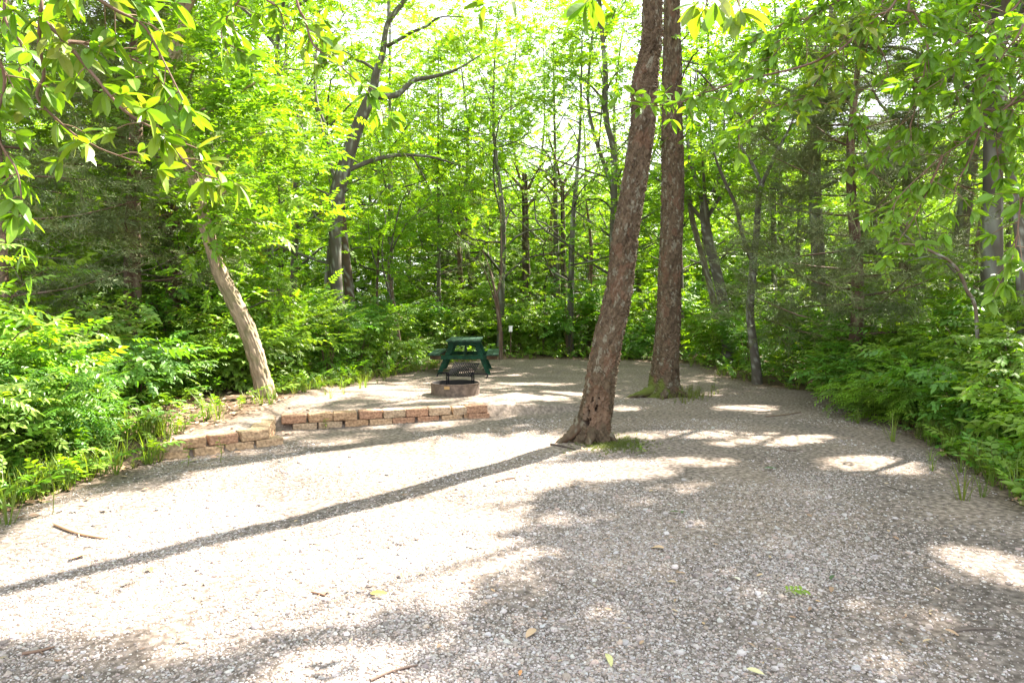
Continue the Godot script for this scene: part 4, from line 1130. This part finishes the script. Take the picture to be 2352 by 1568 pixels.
func oak_crown(t: Node3D, foot: Vector3, top: Vector3) -> void:
	var buf := PackedFloat32Array()
	for i in 9:
		var a := i * 2.4
		var out := Vector3(cos(a), 0, sin(a)) * rng.randf_range(1.4, 2.4)
		var pts := [top + Vector3.UP * (.12 * i - .5), top + out * .5 + Vector3.UP * (.4 + .1 * i), top + out + Vector3.UP * (.8 + .12 * i)]
		chain("limb", pts, [.035, .025, .008], 6, 8, 1, t)
		var world: Array = []
		for p in pts: world.append(p + foot)
		leafy(buf, world, .3, 8, 12, .6, 1.1, GREENS.oak, foot)
	many("crown", S.shrub0, buf, t)

func make_near_branches() -> void:
	# oak on the left, its trunk out of the picture, one bough hanging into it
	var foot := on(-3.3, -1.9)
	var t := thing("oak_tree", "oak whose bough of big oval backlit leaves hangs in above the sunny bank", "tree", foot)
	chain("trunk", [Vector3(0, -.1, 0), Vector3(.05, 1.3, 0), Vector3(.1, 2.6, -.05), Vector3(.2, 4.6, .1)], [.15, .13, .115, .07], 20, 60, 1, t, {"flare": .3})
	var hub := at(60, -170, 2.35)
	chain("limb", [Vector3(.1, 2.3, 0), (Vector3(.1, 2.3, 0) + hub - foot) * .5 + Vector3.UP * .12, hub - foot], [.03, .022, .012], 8, 14, 2, t)
	var hub2 := at(640, -200, 3.9)
	chain("limb", [Vector3(.1, 2.5, 0), (Vector3(.1, 2.5, 0) + hub2 - foot) * .5 + Vector3.UP * .3, hub2 - foot], [.04, .028, .012], 8, 16, 2, t)
	var twigs: Array = []
	twigs.append([hub, at(93, 0, 2.3), at(93, 36, 2.3), at(148, 95, 2.28), at(213, 171, 2.25), at(276, 246, 2.25), at(328, 282, 2.28), at(371, 308, 2.3), at(440, 387, 2.35), at(500, 410, 2.4)])
	twigs.append([at(93, 36, 2.3), at(89, 98, 2.35), at(100, 171, 2.4), at(85, 223, 2.4), at(138, 282, 2.42), at(184, 318, 2.45), at(236, 344, 2.45), at(321, 374, 2.5)])
	twigs.append([hub, at(180, -40, 2.3), at(260, 20, 2.3), at(330, 60, 2.35), at(380, 150, 2.35), at(420, 230, 2.3)])
	twigs.append([hub, at(-20, 60, 2.2), at(10, 180, 2.25), at(-10, 300, 2.3), at(40, 400, 2.3), at(50, 500, 2.3)])
	twigs.append([hub, at(150, -60, 2.2), at(230, -10, 2.2), at(330, 0, 2.25)])
	twigs.append([hub, at(20, -40, 2.5), at(10, 40, 2.5), at(50, 110, 2.5), at(40, 170, 2.5)])
	twigs.append([at(148, 95, 2.28), at(200, 100, 2.35), at(260, 120, 2.4), at(330, 150, 2.4), at(390, 210, 2.4)])
	oak_crown(t, foot, Vector3(.15, 3.9, .05))
	leafy_branch(t, twigs, foot, .056, .088, 260, M.oak, 6, .09, .08)
	twigs = []
	twigs.append([hub2, at(681, 0, 3.8), at(699, 43, 3.8), at(719, 102, 3.8), at(755, 131, 3.8), at(787, 157, 3.8), at(830, 197, 3.8), at(870, 236, 3.8), at(882, 275, 3.8)])
	twigs.append([hub2, at(560, -20, 3.8), at(520, 40, 3.9), at(510, 90, 3.9), at(560, 120, 3.9)])
	twigs.append([hub2, at(600, -30, 3.8), at(640, 20, 3.8), at(660, 70, 3.9), at(700, 60, 3.9)])
	leafy_branch(t, twigs, foot, .085, .105, 40, M.oak, 5, .10, .2)
	# the twig tips above the middle of the picture belong to a bough overhead
	foot = on(4.9, -2.6)
	t = thing("oak_tree", "big oak hung with dark glossy oval leaves over the shaded gravel", "tree", foot)
	chain("trunk", [Vector3(0, -.1, 0), Vector3(.0, 1.5, 0), Vector3(-.1, 3.2, -.1), Vector3(-.1, 5.5, -.2), Vector3(.1, 8.0, 0)], [.22, .19, .17, .13, .06], 24, 80, 1, t, {"flare": .3})
	var a := at(2420, -120, 4.0)
	var b := at(2420, 190, 3.8)
	var c := at(1500, -260, 2.6)
	var e := at(2150, -200, 4.3)
	for h in [[a, 3.4, .035], [b, 2.6, .03], [c, 3.8, .03], [e, 4.0, .035]]:
		var root := Vector3(-.08, h[1], -.1)
		chain("limb", [root, root.lerp(h[0] - foot, .5) + Vector3.UP * .25, h[0] - foot], [h[2], h[2] * .7, .012], 8, 16, 2, t)
	var tips := [[c, at(1330, -110, 2.4), at(1200, -60, 2.3), at(1140, -12, 2.3)], [c, at(1590, -120, 2.3), at(1620, -50, 2.25), at(1640, -12, 2.25)], [c, at(1690, -120, 2.3), at(1700, -40, 2.3), at(1690, 0, 2.3)], [c, at(1480, -130, 2.3), at(1400, -60, 2.3), at(1370, -22, 2.3)]]
	leafy_branch(t, tips, foot, .3, .10, 40, M.oak, 4, .05, .9)
	twigs = [
		[e, at(2059, 0, 4.0), at(2017, 35, 4.0), at(1982, 70, 4.0), at(1937, 109, 4.0), at(1901, 151, 4.0), at(1870, 197, 4.0), at(1845, 225, 4.0), at(1796, 239, 4.0), at(1740, 262, 4.0), at(1691, 300, 4.05)],
		[e, at(2090, 0, 3.9), at(2102, 32, 3.9), at(2130, 95, 3.9), at(2123, 169, 3.9), at(2109, 232, 3.9), at(2090, 290, 3.9)],
		[b, at(2352, 211, 3.9), at(2313, 246, 3.9), at(2253, 292, 3.9), at(2218, 323, 3.9), at(2165, 359, 3.9), at(2077, 439, 3.9), at(2042, 492, 3.9)],
		[at(1937, 109, 4.0), at(1850, 150, 4.1), at(1709, 184, 4.2), at(1628, 210, 4.2), at(1575, 230, 4.25), at(1506, 243, 4.3), at(1450, 233, 4.3)],
		[b, at(2300, 250, 4.0), at(2218, 250, 4.1), at(2120, 300, 4.1), at(2040, 340, 4.1), at(1990, 400, 4.15)],
		[a, at(2330, 20, 3.8), at(2260, 60, 3.8), at(2200, 120, 3.8), at(2160, 200, 3.8)],
		[a, at(2350, 60, 3.6), at(2310, 120, 3.6), at(2260, 200, 3.6)],
		[e, at(2000, -40, 4.2), at(1930, 0, 4.2), at(1860, 40, 4.2), at(1800, 100, 4.2), at(1760, 150, 4.2)],
		[b, at(2390, 350, 3.4), at(2350, 450, 3.3), at(2335, 560, 3.3), at(2320, 620, 3.3)],
		[at(2253, 292, 3.9), at(2230, 360, 3.9), at(2200, 420, 3.9), at(2190, 460, 3.9)],
		[e, at(2120, -60, 4.1), at(2180, 0, 4.1), at(2240, 30, 4.1), at(2290, 90, 4.0)],
		[at(2165, 359, 3.9), at(2140, 420, 3.95), at(2100, 500, 4.0), at(2060, 560, 4.0)],
		[e, at(2200, -40, 4.3), at(2230, 60, 4.3), at(2190, 160, 4.3), at(2210, 260, 4.3)], [a, at(2380, 100, 4.1), at(2330, 180, 4.1), at(2290, 300, 4.1), at(2300, 400, 4.1)], [e, at(2050, -30, 4.4), at(2000, 60, 4.4), at(2040, 160, 4.4), at(1980, 250, 4.4), at(1960, 330, 4.4)], [e, at(1960, -60, 4.3), at(1880, 0, 4.3), at(1820, 40, 4.3), at(1740, 90, 4.3), at(1680, 120, 4.3)]]
	oak_crown(t, foot, Vector3(0, 6.4, 0))
	leafy_branch(t, twigs, foot, .048, .088, 260, M.oak, 7, .17, .05)

# ---------------------------------------------------------------- things lying about
func make_debris() -> void:
	for s in [[[125, 1207], [180, 1228], [245, 1240], .011, Color(.42, .27, .16), "curved tan stick lying on the bright gravel below the bank"], [[1265, 1022], [1290, 1026], [1322, 1034], .012, Color(.09, .07, .055), "short dark stick at the foot of the leaning tree"], [[850, 1566], [900, 1545], [960, 1530], .007, Color(.14, .10, .08), "dark twig on the gravel at the clearing's near edge"], [[2190, 1452], [2240, 1446], [2290, 1448], .007, Color(.12, .10, .085), "dark twig on the shaded gravel near the sunny spot"],
		[[1140, 1108], [1160, 1102], [1185, 1098], .008, Color(.17, .11, .08), "brown stick in the leaning tree's shadow"], [[715, 1362], [735, 1366], [752, 1372], .006, Color(.2, .12, .08), "short brown twig in the sunlit gravel"], [[1790, 1030], [1810, 1035], [1830, 1036], .009, Color(.15, .12, .1), "grey stick on the sand past the mossy tree"], [[2040, 1118], [2075, 1130], [2110, 1140], .006, Color(.12, .1, .08), "thin stick at the shaded verge"], [[1760, 958], [1800, 954], [1840, 948], .012, Color(.2, .15, .11), "pale branch on the sand behind the slender tree's shade"], [[50, 1505], [90, 1498], [125, 1488], .008, Color(.18, .12, .09), "dark stick across the gravel in the long streaky shade"]]:
		var p := ground(s[1][0], s[1][1])
		var t := thing("fallen_stick", s[5], "stick", p)
		var pts: Array = []
		for k in 3:
			var q := ground(s[k][0], s[k][1]) - p
			q.y += s[3] * .9
			pts.append(q)
		chain("stick", pts, [s[3], s[3] * .9, s[3] * .5], 8, 14, 0, t, {"tone": s[4]})
		var side: Vector3 = (pts[2] - pts[0]).cross(Vector3.UP).normalized()
		chain("side_twig", [pts[1], pts[1] + side * .04 + (pts[2] - pts[0]) * .12], [s[3] * .5, s[3] * .3], 5, 3, 0, t, {"tone": s[4]})
	# leaves dropped on the gravel, the ones that can be made out
	var leaves := [[1770, 1080, .11, Color(.05, .10, .03), "dark green leaf fallen on the gravel"], [1548, 1180, .07, Color(.08, .14, .03), "narrow green leaf on the shaded gravel"], [1567, 1181, .07, Color(.06, .11, .03), "curled green leaf beside a narrow one"], [1690, 1334, .07, Color(.55, .52, .40), "bleached whitish leaf on the grey gravel"], [1912, 1332, .08, Color(.05, .09, .03), "dark green leaf on the grey gravel"], [870, 1372, .10, Color(.45, .33, .06), "yellowing leaf on the sunlit gravel"], [180, 1282, .11, Color(.50, .27, .10), "orange dry leaf in the long shadow"], [345, 1312, .06, Color(.42, .30, .06), "small yellow leaf on the white sunlit gravel"], [1510, 1262, .09, Color(.42, .29, .17), "curled tan leaf on the grey gravel"], [1060, 1470, .0, Color.BLACK, ""], [1320, 1592, .0, Color.BLACK, ""], [1735, 1550, .07, Color(.45, .42, .22), "pale olive leaf near the grey stones"], [1220, 1460, .08, Color(.40, .28, .17), "long tan leaf in the dappled gravel"], [1400, 1520, .08, Color(.33, .33, .14), "bent olive leaf in the shaded gravel"], [1195, 1552, .05, Color(.5, .24, .1), "small orange leaf in the shaded gravel"]]
	for l in leaves:
		if l[2] == 0.0: continue
		lying(l[0], l[1], l[2], l[3], l[4], "")
	for k in 70:
		var px := rng.randf_range(200, 2200)
		var py := 930.0 + 620.0 * pow(rng.randf(), 1.2)
		var p := ground(px, py)
		if not cleared(p.x, p.z) or (p.x < -.2 and p.x > -3.6 and p.z < -8.0 and p.z > -9.6): continue
		lying(px, py, rng.randf_range(.035, .06), [Color(.30, .20, .12), Color(.24, .15, .09), Color(.38, .28, .16)][k % 3], "small %s dead leaf on the %s %s" % [["brown", "dark brown", "tan"][k % 3], "sunlit" if lit(p) > .7 else "shaded", "gravel" if p.z > -7.0 else "sand"], "dead leaves scattered on the clearing")
	var sp := thing("leaf_sprig", "fresh green leaf sprig dropped on the grey gravel", "sprig", ground(1825, 1366) + Vector3.UP * .015)
	chain("stem", [Vector3(-.05, 0, 0), Vector3(0, .012, 0), Vector3(.06, 0, .01)], [.002, .002, .001], 5, 6, 0, sp, {"tone": Color(.12, .16, .04)})
	for k in 8: one_leaf(sp, Vector3(-.04 + .012 * k, .01, 0), Vector3(.4, .25, 1.0 if k % 2 else -1.0), up_ish(.4), .05, k % 4, M.oak[k % 3])
	# a pale marker on a thin stake at the far edge
	var mk := at(1173, 800, 19.6)
	mk.y = height(mk.x, mk.z)
	var st := thing("marker_stake", "small pale box on a thin stake among the far plants", "marker", mk)
	rod("stake", [Vector3(0, -.1, 0), Vector3(0, .75, 0)], .012, M.wood, st, 2)
	var bx := MB.new()
	bx.box(Transform3D.IDENTITY, Vector3(.10, .15, .06), Color.WHITE)
	bx.box(Transform3D(Basis.IDENTITY, Vector3(0, .083, 0)), Vector3(.115, .018, .075), Color.WHITE)
	bx.c.clear()
	part("box", bx.commit(M.tin), st).position = Vector3(0, .82, 0)

func lying(px: float, py: float, long: float, col: Color, label: String, group: String) -> void:
	var mb := MB.new()
	leaf(mb, Vector3(-.5, 0, 0) * long, Vector3(1, .15, 0), up_ish(.3), long, long * rng.randf_range(.32, .5), Color.WHITE, 2, rng.randf_range(.1, .4))
	var m: Material
	var key := "dry" + str(col)
	if not M.has(key): M[key] = mat("fallen leaf", col.linear_to_srgb(), .75)
	m = M[key]
	mb.c.clear()
	var o := part("fallen_leaf", mb.commit(m), self)
	o.transform = Transform3D(Basis(Vector3.UP, rng.randf() * TAU), ground(px, py) + Vector3.UP * (.012 + long * .06))
	tag(o, label, "leaf", group)

# ---------------------------------------------------------------- everything
func _ready() -> void:
	rng.seed = 20
	fine.seed = 3
	fine.frequency = .1
	fine.noise_type = FastNoiseLite.TYPE_SIMPLEX_SMOOTH
	broad.seed = 4
	broad.frequency = .01
	broad.noise_type = FastNoiseLite.TYPE_SIMPLEX_SMOOTH
	for c in [cell, cellid]:
		c.seed = 9
		c.frequency = .15
		c.noise_type = FastNoiseLite.TYPE_CELLULAR
		c.fractal_type = FastNoiseLite.FRACTAL_NONE
		c.cellular_return_type = FastNoiseLite.RETURN_DISTANCE2_SUB if c == cell else FastNoiseLite.RETURN_CELL_VALUE
	fine.fractal_octaves = 3
	broad.fractal_octaves = 3
	# camera
	var cam := Camera3D.new()
	cam.name = "camera"
	cam.fov = 2.0 * rad_to_deg(atan(CY / FL))
	cam.transform = Transform3D(tilt, Vector3(0, EYE, 0))
	cam.far = 900.0
	cam.near = .05
	add_child(cam)
	# sky and sun
	var sky := ProceduralSkyMaterial.new()
	sky.sky_top_color = Color(.80, .83, .88)
	sky.sky_horizon_color = Color(.97, .965, .96)
	sky.sky_curve = .25
	sky.ground_bottom_color = Color(.3, .28, .22)
	sky.ground_horizon_color = Color(.55, .55, .5)
	sky.sun_angle_max = 8.0
	var env := Environment.new()
	env.background_mode = Environment.BG_SKY
	env.sky = Sky.new()
	env.sky.sky_material = sky
	env.background_energy_multiplier = .55
	env.tonemap_mode = Environment.TONE_MAPPER_LINEAR
	env.tonemap_exposure = 7.5
	env.sdfgi_enabled = true
	env.ssao_enabled = true
	env.ssil_enabled = true
	var we := WorldEnvironment.new()
	we.name = "world_environment"
	we.environment = env
	add_child(we)
	var elev := deg_to_rad(47.0)
	sun = Vector3(.732 * cos(elev), sin(elev), -.681 * cos(elev))
	var light := DirectionalLight3D.new()
	light.name = "sun"
	light.light_energy = 1.6
	light.light_color = Color(1.0, .965, .915)
	light.light_angular_distance = .55
	light.shadow_enabled = true
	light.transform = Transform3D(Basis.looking_at(-sun, Vector3.UP), Vector3.ZERO)
	add_child(light)
	# the clearing's outline
	clearing = PackedVector2Array([Vector2(-2.2, 12), Vector2(-3.2, 0), Vector2(-3.7, -3.5)])
	for q in [[0, 1180], [110, 1150], [215, 1105], [330, 1070], [395, 1052], [600, 985], [640, 925], [740, 893], [860, 872], [970, 853], [1050, 832], [1150, 824], [1300, 825], [1450, 828], [1570, 834], [1600, 838], [1640, 862], [1740, 886], [1880, 900], [1990, 940], [2090, 1000], [2200, 1062], [2300, 1130], [2352, 1170]]:
		var p := ground(q[0], q[1])
		clearing.append(Vector2(p.x, p.z))
	for q in SWEEP: sweep.append(Vector2(q[0], q[1]))
	clearing.append_array(PackedVector2Array([Vector2(4.1, -3.5), Vector2(4.3, 0), Vector2(3.6, 12)]))
	make_materials()
	make_sprays()
	make_ground()
	make_gravel()
	make_named_trees()
	make_cedars()
	make_woods()
	make_thicket()
	make_shrubs()
	make_low_plants()
	make_near_branches()
	make_wall()
	make_fire_ring()
	make_table()
	make_weeds()
	make_debris()
